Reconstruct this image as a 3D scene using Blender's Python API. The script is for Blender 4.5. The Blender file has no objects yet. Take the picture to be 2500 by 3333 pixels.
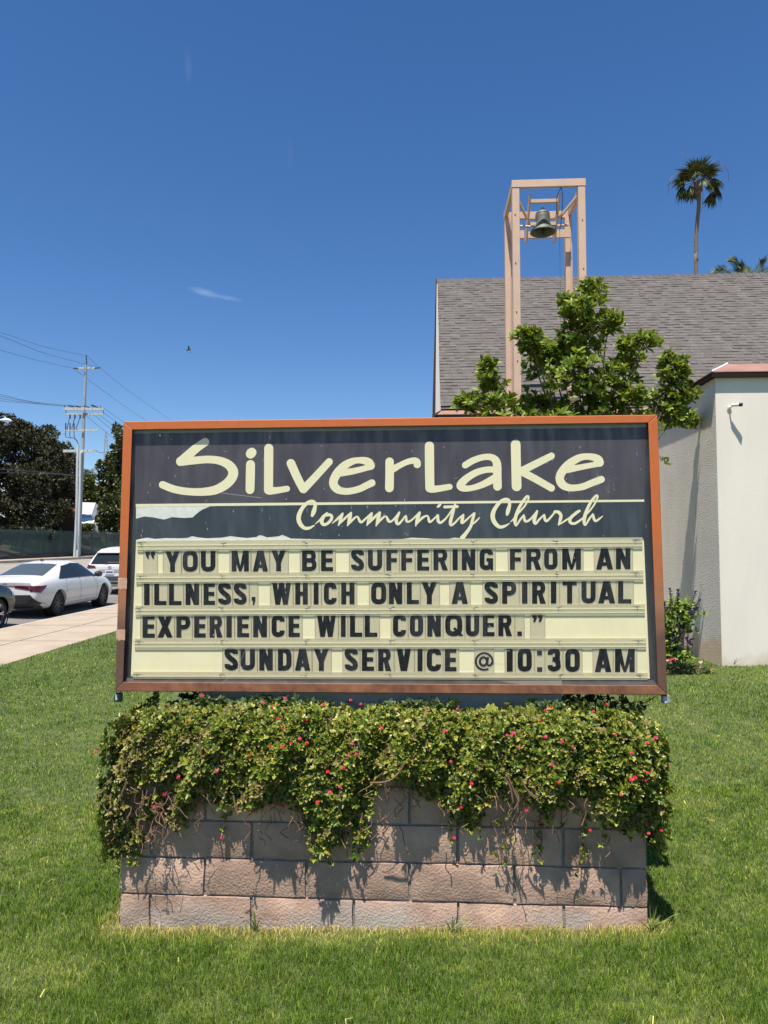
import bpy, bmesh, math, random
import numpy as np
from mathutils import Vector, Matrix
from mathutils.bvhtree import BVHTree
random.seed(7); RNG = np.random.default_rng(11)
R = math.radians
SC = bpy.context.scene
COL = SC.collection
# ---------------------------------------------------------------- camera
F_PX, PITCH, EYE = 2350.0, R(3.02), 1.55
cam = bpy.data.objects.new('camera', bpy.data.cameras.new('camera')); COL.objects.link(cam)
cam.location = (0, 0, EYE); cam.rotation_euler = (R(90) + PITCH, 0, 0)
cam.data.sensor_fit = 'VERTICAL'; cam.data.sensor_height = 36; cam.data.lens = F_PX / 3333 * 36
cam.data.clip_end = 6000; cam.data.clip_start = 0.05
SC.camera = cam
# ---------------------------------------------------------------- light
SUN_TO = Vector((-0.118, -0.328, 0.94)).normalized()          # towards the sun
SUN_EL = math.asin(SUN_TO.z); SUN_AZ = math.atan2(SUN_TO.x, SUN_TO.y)
world = bpy.data.worlds.new("World"); SC.world = world; world.use_nodes = True
nt = world.node_tree; nt.nodes.clear()
wo = nt.nodes.new('ShaderNodeOutputWorld'); bg = nt.nodes.new('ShaderNodeBackground')
sky = nt.nodes.new('ShaderNodeTexSky'); sky.sky_type = 'NISHITA'; sky.sun_disc = False
sky.sun_elevation = SUN_EL; sky.sun_rotation = SUN_AZ
sky.altitude = 300; sky.air_density = 1.0; sky.dust_density = 0.1; sky.ozone_density = 3.2
bg.inputs['Strength'].default_value = 0.076
# thin wisps of high cloud, placed by direction in the sky
tc = nt.nodes.new('ShaderNodeTexCoord')
def wisp(prev, d, sx, sz, rot, amt):
    mp = nt.nodes.new('ShaderNodeMapping'); mp.vector_type = 'TEXTURE'
    mp.inputs['Location'].default_value = d; mp.inputs['Rotation'].default_value = (0, rot, 0)
    mp.inputs['Scale'].default_value = (sx, 1, sz)
    nt.links.new(tc.outputs['Generated'], mp.inputs['Vector'])
    ln = nt.nodes.new('ShaderNodeVectorMath'); ln.operation = 'LENGTH'
    nt.links.new(mp.outputs['Vector'], ln.inputs[0])
    mr = nt.nodes.new('ShaderNodeMapRange'); mr.inputs['From Min'].default_value = 1; mr.inputs['From Max'].default_value = 0
    mr.inputs['To Min'].default_value = 0; mr.inputs['To Max'].default_value = amt; mr.interpolation_type = 'SMOOTHSTEP'
    nt.links.new(ln.outputs['Value'], mr.inputs['Value'])
    nz = nt.nodes.new('ShaderNodeTexNoise'); nz.inputs['Scale'].default_value = 2.6; nz.inputs['Detail'].default_value = 6
    nt.links.new(mp.outputs['Vector'], nz.inputs['Vector'])
    m = nt.nodes.new('ShaderNodeMath'); m.operation = 'MULTIPLY'
    nt.links.new(mr.outputs['Result'], m.inputs[0]); nt.links.new(nz.outputs['Fac'], m.inputs[1])
    mx = nt.nodes.new('ShaderNodeMixRGB'); mx.inputs['Color2'].default_value = (9.0, 9.6, 10.4, 1)
    nt.links.new(m.outputs[0], mx.inputs['Fac']); nt.links.new(prev, mx.inputs['Color1'])
    return mx.outputs['Color']
def raydir(x, y):
    u = (x - 1250) / F_PX; v = (1666.5 - y) / F_PX
    return Vector((u, math.cos(PITCH) - v * math.sin(PITCH), math.sin(PITCH) + v * math.cos(PITCH)))
gm = nt.nodes.new('ShaderNodeHueSaturation'); gm.inputs['Saturation'].default_value = 1.24; gm.inputs['Hue'].default_value = 0.506; gm.inputs['Value'].default_value = 1.07
nt.links.new(sky.outputs[0], gm.inputs['Color'])
c_ = gm.outputs['Color']
for (px, py, sx, sz, rt, am) in ((668, 952, .026, .006, .18, .24), (745, 970, .022, .004, .1, .16), (612, 215, .006, .02, .1, .045), (945, 500, .005, .02, .1, .03)):
    c_ = wisp(c_, raydir(px, py).normalized(), sx, sz, rt, am)
nt.links.new(c_, bg.inputs['Color']); nt.links.new(bg.outputs[0], wo.inputs['Surface'])
sun = bpy.data.objects.new('sun', bpy.data.lights.new('sun', 'SUN')); COL.objects.link(sun)
sun.data.energy = 4.8; sun.data.angle = R(0.53); sun.data.color = (1.0, 0.925, 0.82)
sun.rotation_euler = (-SUN_TO).to_track_quat('-Z', 'Y').to_euler(); sun.location = SUN_TO * 60
SC.view_settings.view_transform = 'Standard'; SC.view_settings.look = 'None'
SC.view_settings.gamma = 1; SC.view_settings.exposure = 0.75; SC.view_settings.use_curve_mapping = False
try:
    SC.cycles.max_bounces = 8; SC.cycles.transparent_max_bounces = 24
except Exception: pass
# ---------------------------------------------------------------- maths
def at(x, y, Y):                                               # a point of the place seen at that pixel, Y metres ahead
    d = raydir(x, y); return Vector((d.x / d.y * Y, Y, EYE + d.z / d.y * Y))
YAW = R(3.0)
E1 = Vector((math.cos(YAW), -math.sin(YAW), 0)); E2 = Vector((math.sin(YAW), math.cos(YAW), 0)); UP = Vector((0, 0, 1))
def lerp(a, b, t): return a + (b - a) * t
def smooth(t): t = min(1, max(0, t)); return t * t * (3 - 2 * t)
# ---------------------------------------------------------------- materials
MATS = {}
def mat(name, col, rough=.7, metal=0, spec=.5, var=0, vscale=8, col2=None, bump=0, bscale=60, detail=6, stretch=None, coat=0, trans=0, island=0, bdist=.01):
    m = bpy.data.materials.new(name); m.use_nodes = True; n = m.node_tree.nodes; l = m.node_tree.links
    b = n['Principled BSDF']; MATS[name] = m
    b.inputs['Roughness'].default_value = rough; b.inputs['Metallic'].default_value = metal
    b.inputs['Specular IOR Level'].default_value = spec; b.inputs['Coat Weight'].default_value = coat
    c = (*col, 1); b.inputs['Base Color'].default_value = c
    t = n.new('ShaderNodeTexCoord'); src = t.outputs['Object']
    if stretch:
        mp = n.new('ShaderNodeMapping'); mp.inputs['Scale'].default_value = stretch; l.new(src, mp.inputs['Vector']); src2 = mp.outputs['Vector']
    else: src2 = src
    out = None
    if var or col2:
        nz = n.new('ShaderNodeTexNoise'); nz.inputs['Scale'].default_value = vscale; nz.inputs['Detail'].default_value = detail; nz.inputs['Roughness'].default_value = .6
        l.new(src2, nz.inputs['Vector'])
        rp = n.new('ShaderNodeValToRGB'); rp.color_ramp.elements[0].position = .32; rp.color_ramp.elements[1].position = .68
        c2 = col2 if col2 else tuple(min(1, x * (1 + var)) for x in col)
        c1 = tuple(x * (1 - var) for x in col)
        rp.color_ramp.elements[0].color = (*c1, 1); rp.color_ramp.elements[1].color = (*c2, 1)
        l.new(nz.outputs['Fac'], rp.inputs['Fac']); out = rp.outputs['Color']
    if island:
        g = n.new('ShaderNodeNewGeometry'); hs = n.new('ShaderNodeHueSaturation')
        mr = n.new('ShaderNodeMapRange'); mr.inputs['To Min'].default_value = 1 - island; mr.inputs['To Max'].default_value = 1 + island
        l.new(g.outputs['Random Per Island'], mr.inputs['Value']); l.new(mr.outputs['Result'], hs.inputs['Value'])
        if out: l.new(out, hs.inputs['Color'])
        else: hs.inputs['Color'].default_value = c
        out = hs.outputs['Color']
    if out: l.new(out, b.inputs['Base Color'])
    if bump:
        nb = n.new('ShaderNodeTexNoise'); nb.inputs['Scale'].default_value = bscale; nb.inputs['Detail'].default_value = 5
        l.new(src, nb.inputs['Vector']); bp = n.new('ShaderNodeBump'); bp.inputs['Strength'].default_value = bump; bp.inputs['Distance'].default_value = bdist
        l.new(nb.outputs['Fac'], bp.inputs['Height']); l.new(bp.outputs['Normal'], b.inputs['Normal'])
    return m
def leafmat(name, c1, c2, c3=None, rough=.45, transl=.3, spec=.5, pos=(.0, .5, 1.0)):
    m = bpy.data.materials.new(name); m.use_nodes = True; n = m.node_tree.nodes; l = m.node_tree.links; b = n['Principled BSDF']; MATS[name] = m
    g = n.new('ShaderNodeNewGeometry'); rp = n.new('ShaderNodeValToRGB'); e = rp.color_ramp.elements
    e[0].color = (*c1, 1); e[1].color = (*c2, 1); e[0].position = pos[0]; e[1].position = pos[1]
    if c3: x = e.new(pos[2]); x.color = (*c3, 1)
    l.new(g.outputs['Random Per Island'], rp.inputs['Fac'])
    b.inputs['Roughness'].default_value = rough; b.inputs['Specular IOR Level'].default_value = spec
    l.new(rp.outputs['Color'], b.inputs['Base Color'])
    if transl:
        tr = n.new('ShaderNodeBsdfTranslucent'); mx = n.new('ShaderNodeMixShader'); mx.inputs['Fac'].default_value = transl
        hs = n.new('ShaderNodeHueSaturation'); hs.inputs['Value'].default_value = 1.25; hs.inputs['Hue'].default_value = .485
        l.new(rp.outputs['Color'], hs.inputs['Color']); l.new(hs.outputs['Color'], tr.inputs['Color'])
        l.new(b.outputs[0], mx.inputs[1]); l.new(tr.outputs[0], mx.inputs[2]); l.new(mx.outputs[0], n['Material Output'].inputs['Surface'])
    return m
def clearmat(name, tint, alpha, rough=.15, body=None):
    m = bpy.data.materials.new(name); m.use_nodes = True; n = m.node_tree.nodes; l = m.node_tree.links; b = n['Principled BSDF']; MATS[name] = m
    b.inputs['Base Color'].default_value = (*(body or tint), 1); b.inputs['Roughness'].default_value = rough
    t = n.new('ShaderNodeBsdfTransparent'); t.inputs['Color'].default_value = (*tint, 1)
    mx = n.new('ShaderNodeMixShader'); mx.inputs['Fac'].default_value = alpha
    l.new(t.outputs[0], mx.inputs[1]); l.new(b.outputs[0], mx.inputs[2]); l.new(mx.outputs[0], n['Material Output'].inputs['Surface'])
    return m
# ---------------------------------------------------------------- objects
OFF = {}
def props(o, label=None, cat=None, group=None, kind=None):
    if label: o['label'] = label
    if cat: o['category'] = cat
    if group: o['group'] = group
    if kind: o['kind'] = kind
    return o
def thing(name, label, cat, loc=(0, 0, 0), group=None, local=False):
    o = bpy.data.objects.new(name, None); COL.objects.link(o); o.location = loc; o.empty_display_size = .1
    props(o, label, cat, group); OFF[o.name] = Vector((0, 0, 0)) if local else Vector(loc)
    return o
def place(name, me, m, parent=None, origin=None, smoothed=False):
    o = bpy.data.objects.new(name, me); COL.objects.link(o)
    if m is not None:
        for mm in (m if isinstance(m, (list, tuple)) else [m]): me.materials.append(mm)
    if parent is not None:
        off = OFF[parent.name]; o.parent = parent
    else:
        off = Vector(origin) if origin is not None else Vector((0, 0, 0)); o.location = off
    OFF[o.name] = off
    if off.length: me.transform(Matrix.Translation(-off))
    if smoothed:
        for p in me.polygons: p.use_smooth = True
        if smoothed is not True: me.set_sharp_from_angle(angle=R(smoothed))
    return o
def npmesh(V, faces):
    me = bpy.data.meshes.new('mesh'); V = np.asarray(V, np.float32)
    tot = sum(f.shape[0] for f in faces); lt = sum(f.size for f in faces)
    me.vertices.add(len(V)); me.vertices.foreach_set('co', V.ravel())
    me.loops.add(lt); me.polygons.add(tot)
    me.loops.foreach_set('vertex_index', np.concatenate([f.ravel() for f in faces]).astype(np.int32))
    ls = np.concatenate([np.full(f.shape[0], f.shape[1]) for f in faces]); st = np.concatenate([[0], np.cumsum(ls)[:-1]])
    me.polygons.foreach_set('loop_start', st.astype(np.int32))
    me.update(calc_edges=True); me.validate(); return me
class MB:
    def __init__(s): s.v = []; s.f = []; s.mi = []
    def add(s, vs, fs, mi=0):
        k = len(s.v); s.v += [tuple(v) for v in vs]; s.f += [tuple(i + k for i in f) for f in fs]; s.mi += [mi] * len(fs); return s
    def hexa(s, p, mi=0):                                       # 8 corners: bottom loop then top loop
        return s.add(p, [(3, 2, 1, 0), (4, 5, 6, 7), (0, 1, 5, 4), (1, 2, 6, 5), (2, 3, 7, 6), (3, 0, 4, 7)], mi)
    def box(s, c, h, ax=(Vector((1, 0, 0)), Vector((0, 1, 0)), UP), mi=0):
        c = Vector(c); x, y, z = ax[0] * h[0], ax[1] * h[1], ax[2] * h[2]
        return s.hexa([c - x - y - z, c + x - y - z, c + x + y - z, c - x + y - z, c - x - y + z, c + x - y + z, c + x + y + z, c - x + y + z], mi)
    def bar(s, a, b, w, h=None, up=UP, mi=0):
        a, b = Vector(a), Vector(b); d = b - a; L = d.length; d.normalize(); h = h or w
        if abs(d.dot(up)) > .98: up = Vector((0, 1, 0)) if abs(d.y) < .9 else Vector((1, 0, 0))
        sd = d.cross(up).normalized(); u = sd.cross(d)
        return s.box((a + b) / 2, (w / 2, L / 2, h / 2), (sd, d, u), mi)
    def tube(s, pts, r, n=8, cap=True, mi=0):
        pts = [Vector(p) for p in pts]; rs = r if isinstance(r, (list, tuple)) else [r] * len(pts); k = len(s.v)
        ref = Vector((.31, .17, .93)); vs = []; fs = []
        for i, p in enumerate(pts):
            d = (pts[min(i + 1, len(pts) - 1)] - pts[max(i - 1, 0)]).normalized()
            a = d.cross(ref).normalized()
            if a.length < .1: a = d.cross(Vector((1, 0, 0))).normalized()
            b = d.cross(a)
            for j in range(n):
                t = 2 * math.pi * j / n; vs.append(p + (a * math.cos(t) + b * math.sin(t)) * rs[i])
        for i in range(len(pts) - 1):
            for j in range(n):
                fs.append((i * n + j, i * n + (j + 1) % n, (i + 1) * n + (j + 1) % n, (i + 1) * n + j))
        if cap: fs.append(tuple(range(n))[::-1]); fs.append(tuple((len(pts) - 1) * n + j for j in range(n)))
        return s.add(vs, fs, mi)
    def lathe(s, prof, c, ax, n=32, cap=False, mi=0):           # prof: (radius, distance along ax)
        c = Vector(c); ax = Vector(ax).normalized(); a = ax.orthogonal().normalized(); b = ax.cross(a); vs = []; fs = []
        for r_, h in prof:
            for j in range(n):
                t = 2 * math.pi * j / n; vs.append(c + ax * h + (a * math.cos(t) + b * math.sin(t)) * r_)
        for i in range(len(prof) - 1):
            for j in range(n): fs.append((i * n + j, i * n + (j + 1) % n, (i + 1) * n + (j + 1) % n, (i + 1) * n + j))
        if cap: fs.append(tuple(range(n))[::-1]); fs.append(tuple((len(prof) - 1) * n + j for j in range(n)))
        return s.add(vs, fs, mi)
    def mesh(s):
        me = bpy.data.meshes.new('mesh'); me.from_pydata(s.v, [], s.f); me.update()
        me.polygons.foreach_set('material_index', s.mi); return me
    def build(s, name, m, parent=None, origin=None, smoothed=False): return place(name, s.mesh(), m, parent, origin, smoothed)
def bevel(o, w=.004, seg=2):
    b = o.modifiers.new('bevel', 'BEVEL'); b.width = w; b.segments = seg; b.limit_method = 'ANGLE'; b.angle_limit = R(40); return o
# ------- leaves: arrays of base point, direction, face normal, length, width
def leaves(P, D, N, L, W, fold=.12, curl=.15, tip=.62, w1=.8, w2=.95):
    P, D, N = np.asarray(P, float), np.asarray(D, float), np.asarray(N, float); L = np.asarray(L, float)[:, None]; W = np.asarray(W, float)[:, None]
    D /= np.linalg.norm(D, axis=1, keepdims=True); S = np.cross(D, N); S /= np.linalg.norm(S, axis=1, keepdims=True) + 1e-9; N = np.cross(S, D)
    def pt(t, w, h): return P + D * L * t + S * W * w * .5 + N * (L * (h - curl * t * t))
    V = np.stack([pt(0, 0, 0), pt(.33, -w1, fold * .6), pt(.33, 0, 0), pt(.33, w1, fold * .6), pt(tip + .08, -w2, fold * .7), pt(tip + .08, 0, 0), pt(tip + .08, w2, fold * .7), pt(1, 0, -.02)], 1)
    n = len(P); b = (np.arange(n) * 8)[:, None]
    T = np.concatenate([b + [0, 3, 2], b + [0, 2, 1], b + [5, 6, 7], b + [4, 5, 7]]); Q = np.concatenate([b + [2, 3, 6, 5], b + [1, 2, 5, 4]])
    return V.reshape(-1, 3), T, Q
class Leaves:
    def __init__(s): s.p = []; s.d = []; s.n = []; s.l = []; s.w = []
    def add(s, p, d, n, l, w): s.p.append(tuple(p)); s.d.append(tuple(d)); s.n.append(tuple(n)); s.l.append(l); s.w.append(w)
    def rosette(s, p, ax, k, l, w, spread=1.0, jit=.25):
        ax = Vector(ax).normalized(); a = ax.orthogonal().normalized(); b = ax.cross(a); t0 = random.random() * 6.28
        for i in range(k):
            t = t0 + i * 2.4; e = spread * random.uniform(.45, 1.15)
            rad = a * math.cos(t) + b * math.sin(t)
            d = ax * math.cos(e) + rad * math.sin(e) + Vector((random.gauss(0, jit), random.gauss(0, jit), random.gauss(0, jit))) * .5
            nn = ax * math.sin(e) - rad * math.cos(e) + Vector((random.gauss(0, jit), random.gauss(0, jit), random.gauss(0, jit)))
            q = random.uniform(.65, 1.15); s.add(p, d, nn, l * q, w * q * random.uniform(.85, 1.15))
    def build(s, name, m, parent=None, origin=None, **kw):
        V, T, Q = leaves(s.p, s.d, s.n, s.l, s.w, **kw); return place(name, npmesh(V, [T, Q]), m, parent, origin, True)
def catmull(pts, n=8, closed=False):
    pts = [tuple(p) for p in pts]; out = []; N_ = len(pts)
    rng = range(N_ if closed else N_ - 1)
    for i in rng:
        g = (lambda k: pts[k % N_]) if closed else (lambda k: pts[min(max(k, 0), N_ - 1)])
        p0, p1, p2, p3 = g(i - 1), g(i), g(i + 1), g(i + 2)
        for j in range(n):
            t = j / n
            out.append(tuple(.5 * (2 * b + (c - a) * t + (2 * a - 5 * b + 4 * c - d) * t * t + (-a + 3 * b - 3 * c + d) * t ** 3) for a, b, c, d in zip(p0, p1, p2, p3)))
    if not closed: out.append(pts[-1])
    return out
# ================================================================ ground
KU = 0.0454
def uu(X, Y): return X - KU * Y
def P_u(u, Y, z): return Vector((u + KU * Y, Y, z))
def z_walk(Y): return -.27 + .0128 * Y
def z_lawn(X, Y):
    w = smooth((uu(X, Y) + 6.03) / 1.6); return (1 - w) * (z_walk(Y) + .018) + w * (.05 + .028 * X)
def z_street(u, Y): return -.43 + .0128 * Y + .0413 * (-8.65 - u)
def z_far(Y): return z_street(-24.4, Y) + .15
mat('soil_lawn', (.055, .085, .02), .95, var=.3, vscale=14, col2=(.10, .13, .035), bump=.6, bscale=90)
mat('concrete_walk', (.345, .285, .215), .9, var=.12, vscale=1.7, bump=.25, bscale=160, bdist=.004)
mat('concrete_curb', (.40, .35, .28), .9, var=.16, vscale=3, bump=.25, bscale=90)
mat('asphalt', (.155, .15, .14), .92, var=.14, vscale=.7, bump=.5, bscale=220)  # near side of the street: the parked cars' shadow is put into this darker tone
mat('far_asphalt', (.26, .24, .20), .92, var=.08, vscale=.3)
mat('dirt', (.15, .11, .08), .95, var=.4, vscale=.6, bump=.6, bscale=6, bdist=.1)
mat('joint', (.12, .11, .10), .95)
mat('earth', (.16, .15, .09), .95, var=.3, vscale=.02)
def sheet(name, us, Ys, zf, m, label=None):
    vs = [P_u(u, Y, zf(u, Y)) for Y in Ys for u in us]; n = len(us); b = MB()
    b.add(vs, [(j * n + i, j * n + i + 1, (j + 1) * n + i + 1, (j + 1) * n + i) for j in range(len(Ys) - 1) for i in range(n - 1)])
    o = b.build(name, m, None, smoothed=True); o['kind'] = 'structure'; return o
fr = lambda a, b, n: [a + (b - a) * i / n for i in range(n + 1)]
sheet('lawn', fr(-6.03, 14, 80), fr(-6, 34, 100), lambda u, Y: z_lawn(u + KU * Y, Y), MATS['soil_lawn'])
sheet('sidewalk', [-8.5, -7.3, -6.02], fr(-20, 140, 80), lambda u, Y: z_walk(Y), MATS['concrete_walk'])
b = MB()
Ys = fr(-20, 140, 160)
for y0, y1 in zip(Ys, Ys[1:]):
    b.hexa([P_u(-8.66, y0, z_walk(y0) - .4), P_u(-8.503, y0, z_walk(y0) - .4), P_u(-8.503, y1, z_walk(y1) - .4), P_u(-8.66, y1, z_walk(y1) - .4),
            P_u(-8.645, y0, z_walk(y0)), P_u(-8.503, y0, z_walk(y0) + .003), P_u(-8.503, y1, z_walk(y1) + .003), P_u(-8.645, y1, z_walk(y1))])
b.build('curb', MATS['concrete_curb'])['kind'] = 'structure'
b = MB()                                                        # saw-cut joints in the pavement
for y in fr(-4, 60, 26):
    b.hexa([P_u(a_, y + d_, z_walk(y) + e_) for e_ in (-.01, .003) for a_, d_ in ((-8.5, -.014), (-6.03, -.014), (-6.03, .014), (-8.5, .014))])
for y0, y1 in zip(fr(-6, 60, 33), fr(-6, 60, 33)[1:]):
    b.hexa([P_u(a_, y_, z_walk(y_) + e_) for e_ in (-.01, .003) for a_, y_ in ((-7.26, y0), (-7.235, y0), (-7.235, y1), (-7.26, y1))])
b.build('sidewalk_joint', MATS['joint'])['kind'] = 'structure'
sheet('street', fr(-14.0, -8.63, 3), fr(-30, 140, 60), lambda u, Y: z_street(u, Y), MATS['asphalt'])
sheet('street', fr(-24.5, -14.0, 4), fr(-30, 140, 60), lambda u, Y: z_street(u, Y), MATS['far_asphalt'])
sheet('sidewalk', [-26.25, -24.38], fr(-20, 140, 40), lambda u, Y: z_far(Y), MATS['concrete_walk'])
b = MB()
for y0, y1 in zip(fr(-20, 140, 40), fr(-20, 140, 40)[1:]):
    b.hexa([P_u(-24.55, y0, z_far(y0) - .5), P_u(-24.34, y0, z_far(y0) - .5), P_u(-24.34, y1, z_far(y1) - .5), P_u(-24.55, y1, z_far(y1) - .5),
            P_u(-24.55, y0, z_far(y0) + .003), P_u(-24.36, y0, z_far(y0) + .003), P_u(-24.36, y1, z_far(y1) + .003), P_u(-24.55, y1, z_far(y1) + .003)])
b.build('curb', MATS['concrete_curb'])['kind'] = 'structure'
def z_bank(u, Y): return z_far(Y) + .05 + 1.9 * smooth((-26.2 - u) / 9) + .12 * math.sin(u * 1.3 + Y * .4)
sheet('bank', [-26.2, -26.8] + fr(-28, -46, 14) + [-60, -90, -160], fr(-20, 160, 70), z_bank, MATS['dirt'])
b = MB(); b.add([(-4000, -4000, -1.6), (4000, -4000, -1.6), (4000, 4000, -1.6), (-4000, 4000, -1.6)], [(0, 1, 2, 3)]); b.build('ground', MATS['earth'])['kind'] = 'structure'
# ---------------------------------------------------------------- grass
WA0, WA1 = Vector((-1.075, 3.0, 0)), Vector((1.03, 2.881, 0)); WC = (WA0 + WA1) / 2
WX = (WA1 - WA0).normalized(); WN = Vector((WX.y, -WX.x, 0))       # WN points to the street side of the planter (camera)
WH = (WA1 - WA0).length / 2; WD = .56
def wl(a, d, z): return WC + WX * a + WN * d + UP * z            # wall frame: along, outward, up
def grass():
    n = 620000
    Y = np.concatenate([2.15 * (34 / 2.15) ** (RNG.random(n) ** 1.1), RNG.uniform(2.15, 4.5, 90000)]); n = len(Y)
    X = RNG.uniform(-.62, .62, n) * Y
    u = X - KU * Y
    wx = (X - WC.x) * WX.x + (Y - WC.y) * WX.y; wd = (X - WC.x) * WN.x + (Y - WC.y) * WN.y
    keep = (u > -6.02) & ~((np.abs(wx) < WH + .0) & (wd < .0) & (wd > -WD))
    keep &= ~((X * E1.x + Y * E1.y > 3.53) & ((X - 4.036) * E2.x + (Y - 8.7) * E2.y > .0))
    keep &= ~((X > .5) & (Y > 10.5)) & ~((X > -.29 * Y) & (Y > 4.4) & (X < .34 * Y)) & ~((X > -.2 * Y + 0) & (Y > 9.5))
    X, Y, wx, wd = X[keep], Y[keep], wx[keep], wd[keep]; n = len(X); u = X - KU * Y
    w = np.clip((u + 6.03) / 1.6, 0, 1); w = w * w * (3 - 2 * w)
    Z = (1 - w) * (-.27 + .0128 * Y + .018) + w * (.05 + .028 * X)
    dist = np.hypot(np.clip(np.abs(wx) - WH, 0, None), np.clip(np.maximum(wd, -WD - wd), 0, None))
    def vn(sc, sd):
        g = np.random.default_rng(sd).random((256, 256)); a_, b_ = X / sc + 64, Y / sc + 64; i_, j_ = np.floor(a_).astype(int), np.floor(b_).astype(int); f_, h_ = a_ - i_, b_ - j_; f_ = f_ * f_ * (3 - 2 * f_); h_ = h_ * h_ * (3 - 2 * h_)
        G = lambda p, q: g[p % 256, q % 256]
        return (G(i_, j_) * (1 - f_) + G(i_ + 1, j_) * f_) * (1 - h_) + (G(i_, j_ + 1) * (1 - f_) + G(i_ + 1, j_ + 1) * f_) * h_ - .5
    vv = .5 * vn(.9, 1) + .45 * vn(.30, 2) + .45 * vn(.11, 3) + .5 * vn(.045, 4)
    wav = np.sin(X * 7.3 + 3 * np.sin(Y * 4.1)) * np.sin(Y * 9.7 + 2 * np.sin(X * 5.3)) + .7 * np.sin(X * 2.1 - Y * 3.3) + .5 * np.sin(X * 17 + Y * 5) * np.sin(Y * 21 - X * 3)
    dry = np.clip(1.0 - dist / .12 + RNG.normal(0, .22, n), 0, 1) * .95 + np.clip(.15 + .08 * wav + .62 * vv + RNG.normal(0, .16, n), 0, .8)
    dry = np.clip(np.where(RNG.random(n) < .05, dry + .5, dry), 0, 1)
    h = np.clip(.019 + .0005 * Y, .019, .027) * RNG.uniform(.5, 1.25, n) * np.where(dist < .05, 1.1, 1) * (1 - .9 * np.clip(vv, -.5, .5)) * (1 + .35 * np.sin(X * 61 + 2 * np.sin(Y * 37)) * np.sin(Y * 67 + 2 * np.sin(X * 43)))
    wd_ = np.clip(.00068 * Y, .0017, .0095) * RNG.uniform(.7, 1.3, n)
    th = RNG.uniform(0, 6.283, n); ln = RNG.uniform(.15, 1.05, n); ph = RNG.uniform(0, 6.283, n)
    sx, sy = np.cos(th) * wd_ / 2, np.sin(th) * wd_ / 2; lx, ly = np.cos(ph) * ln * h, np.sin(ph) * ln * h
    V = np.stack([np.stack([X - sx, Y - sy, Z - .004], 1), np.stack([X + sx, Y + sy, Z - .004], 1),
                  np.stack([X + sx * .8 + lx * .4, Y + sy * .8 + ly * .4, Z + h * .62], 1), np.stack([X - sx * .8 + lx * .4, Y - sy * .8 + ly * .4, Z + h * .62], 1),
                  np.stack([X + lx, Y + ly, Z + h * np.clip(1.1 - .3 * ln, .7, 1.1)], 1)], 1).reshape(-1, 3)
    bb = (np.arange(n) * 5)[:, None]
    # loose clippings and runners lying over the turf
    ns = 50; ys = 2.2 * (7 / 2.2) ** RNG.random(ns); xs = RNG.uniform(-.6, .6, ns) * ys; wx2 = (xs - WC.x) * WX.x + (ys - WC.y) * WX.y; wd2 = (xs - WC.x) * WN.x + (ys - WC.y) * WN.y
    ok = ~((np.abs(wx2) < WH + .02) & (wd2 < .01)) & ~((xs > -.29 * ys) & (xs < .34 * ys) & (ys > 4)) & (xs - KU * ys > -5.8); xs, ys = xs[ok], ys[ok]; ns = len(xs)
    zs = np.array([z_lawn(a_, b_) for a_, b_ in zip(xs, ys)]) + .02; th = RNG.uniform(0, 6.283, ns); Ls = RNG.uniform(.02, .06, ns); wb = RNG.uniform(.0012, .0022, ns) * (ys / 2.4); cv = RNG.normal(0, .25, ns)
    cx, cy = np.cos(th), np.sin(th); SV = []
    for f_, wf in ((0, 1), (0, -1), (.5, -1), (.5, 1), (1, 0)):
        px_ = xs + cx * Ls * f_ - cy * (Ls * cv * f_ * (1 - f_) * 2 + wf * wb); py_ = ys + cy * Ls * f_ + cx * (Ls * cv * f_ * (1 - f_) * 2 + wf * wb); SV.append(np.stack([px_, py_, zs + .012 * np.sin(f_ * 3.0)], 1))
    V = np.concatenate([V, np.stack(SV, 1).reshape(-1, 3)]); dry = np.concatenate([dry, RNG.uniform(.6, 1, ns)]); bb = (np.arange(n + ns) * 5)[:, None]
    me = npmesh(V, [bb + [0, 1, 2, 3], bb + [3, 2, 4]])
    at_ = me.attributes.new('dry', 'FLOAT', 'POINT'); at_.data.foreach_set('value', np.repeat(dry, 5).astype(np.float32))
    m = bpy.data.materials.new('grass_blade'); m.use_nodes = True; nn = m.node_tree.nodes; l = m.node_tree.links; p = nn['Principled BSDF']
    a = nn.new('ShaderNodeAttribute'); a.attribute_name = 'dry'; g = nn.new('ShaderNodeNewGeometry'); rp = nn.new('ShaderNodeValToRGB'); e = rp.color_ramp.elements
    e[0].color = (.088, .172, .013, 1); e[0].position = 0; e[1].color = (.60, .49, .19, 1); e[1].position = 1
    x = e.new(.32); x.color = (.215, .310, .030, 1); x = e.new(.62); x.color = (.36, .37, .075, 1)
    hs = nn.new('ShaderNodeHueSaturation'); mr = nn.new('ShaderNodeMapRange'); mr.inputs['To Min'].default_value = .45; mr.inputs['To Max'].default_value = 1.6
    l.new(g.outputs['Random Per Island'], mr.inputs['Value']); l.new(mr.outputs['Result'], hs.inputs['Value'])
    l.new(a.outputs['Fac'], rp.inputs['Fac']); l.new(rp.outputs['Color'], hs.inputs['Color']); l.new(hs.outputs['Color'], p.inputs['Base Color'])
    p.inputs['Roughness'].default_value = .5; p.inputs['Specular IOR Level'].default_value = .3
    tr = nn.new('ShaderNodeBsdfTranslucent'); mx = nn.new('ShaderNodeMixShader'); mx.inputs['Fac'].default_value = .3
    l.new(hs.outputs['Color'], tr.inputs['Color']); l.new(p.outputs[0], mx.inputs[1]); l.new(tr.outputs[0], mx.inputs[2]); l.new(mx.outputs[0], nn['Material Output'].inputs['Surface'])
    o = place('grass', me, m); props(o, 'short mown green lawn grass with dry yellow patches', 'grass', kind='stuff')
grass()
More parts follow.
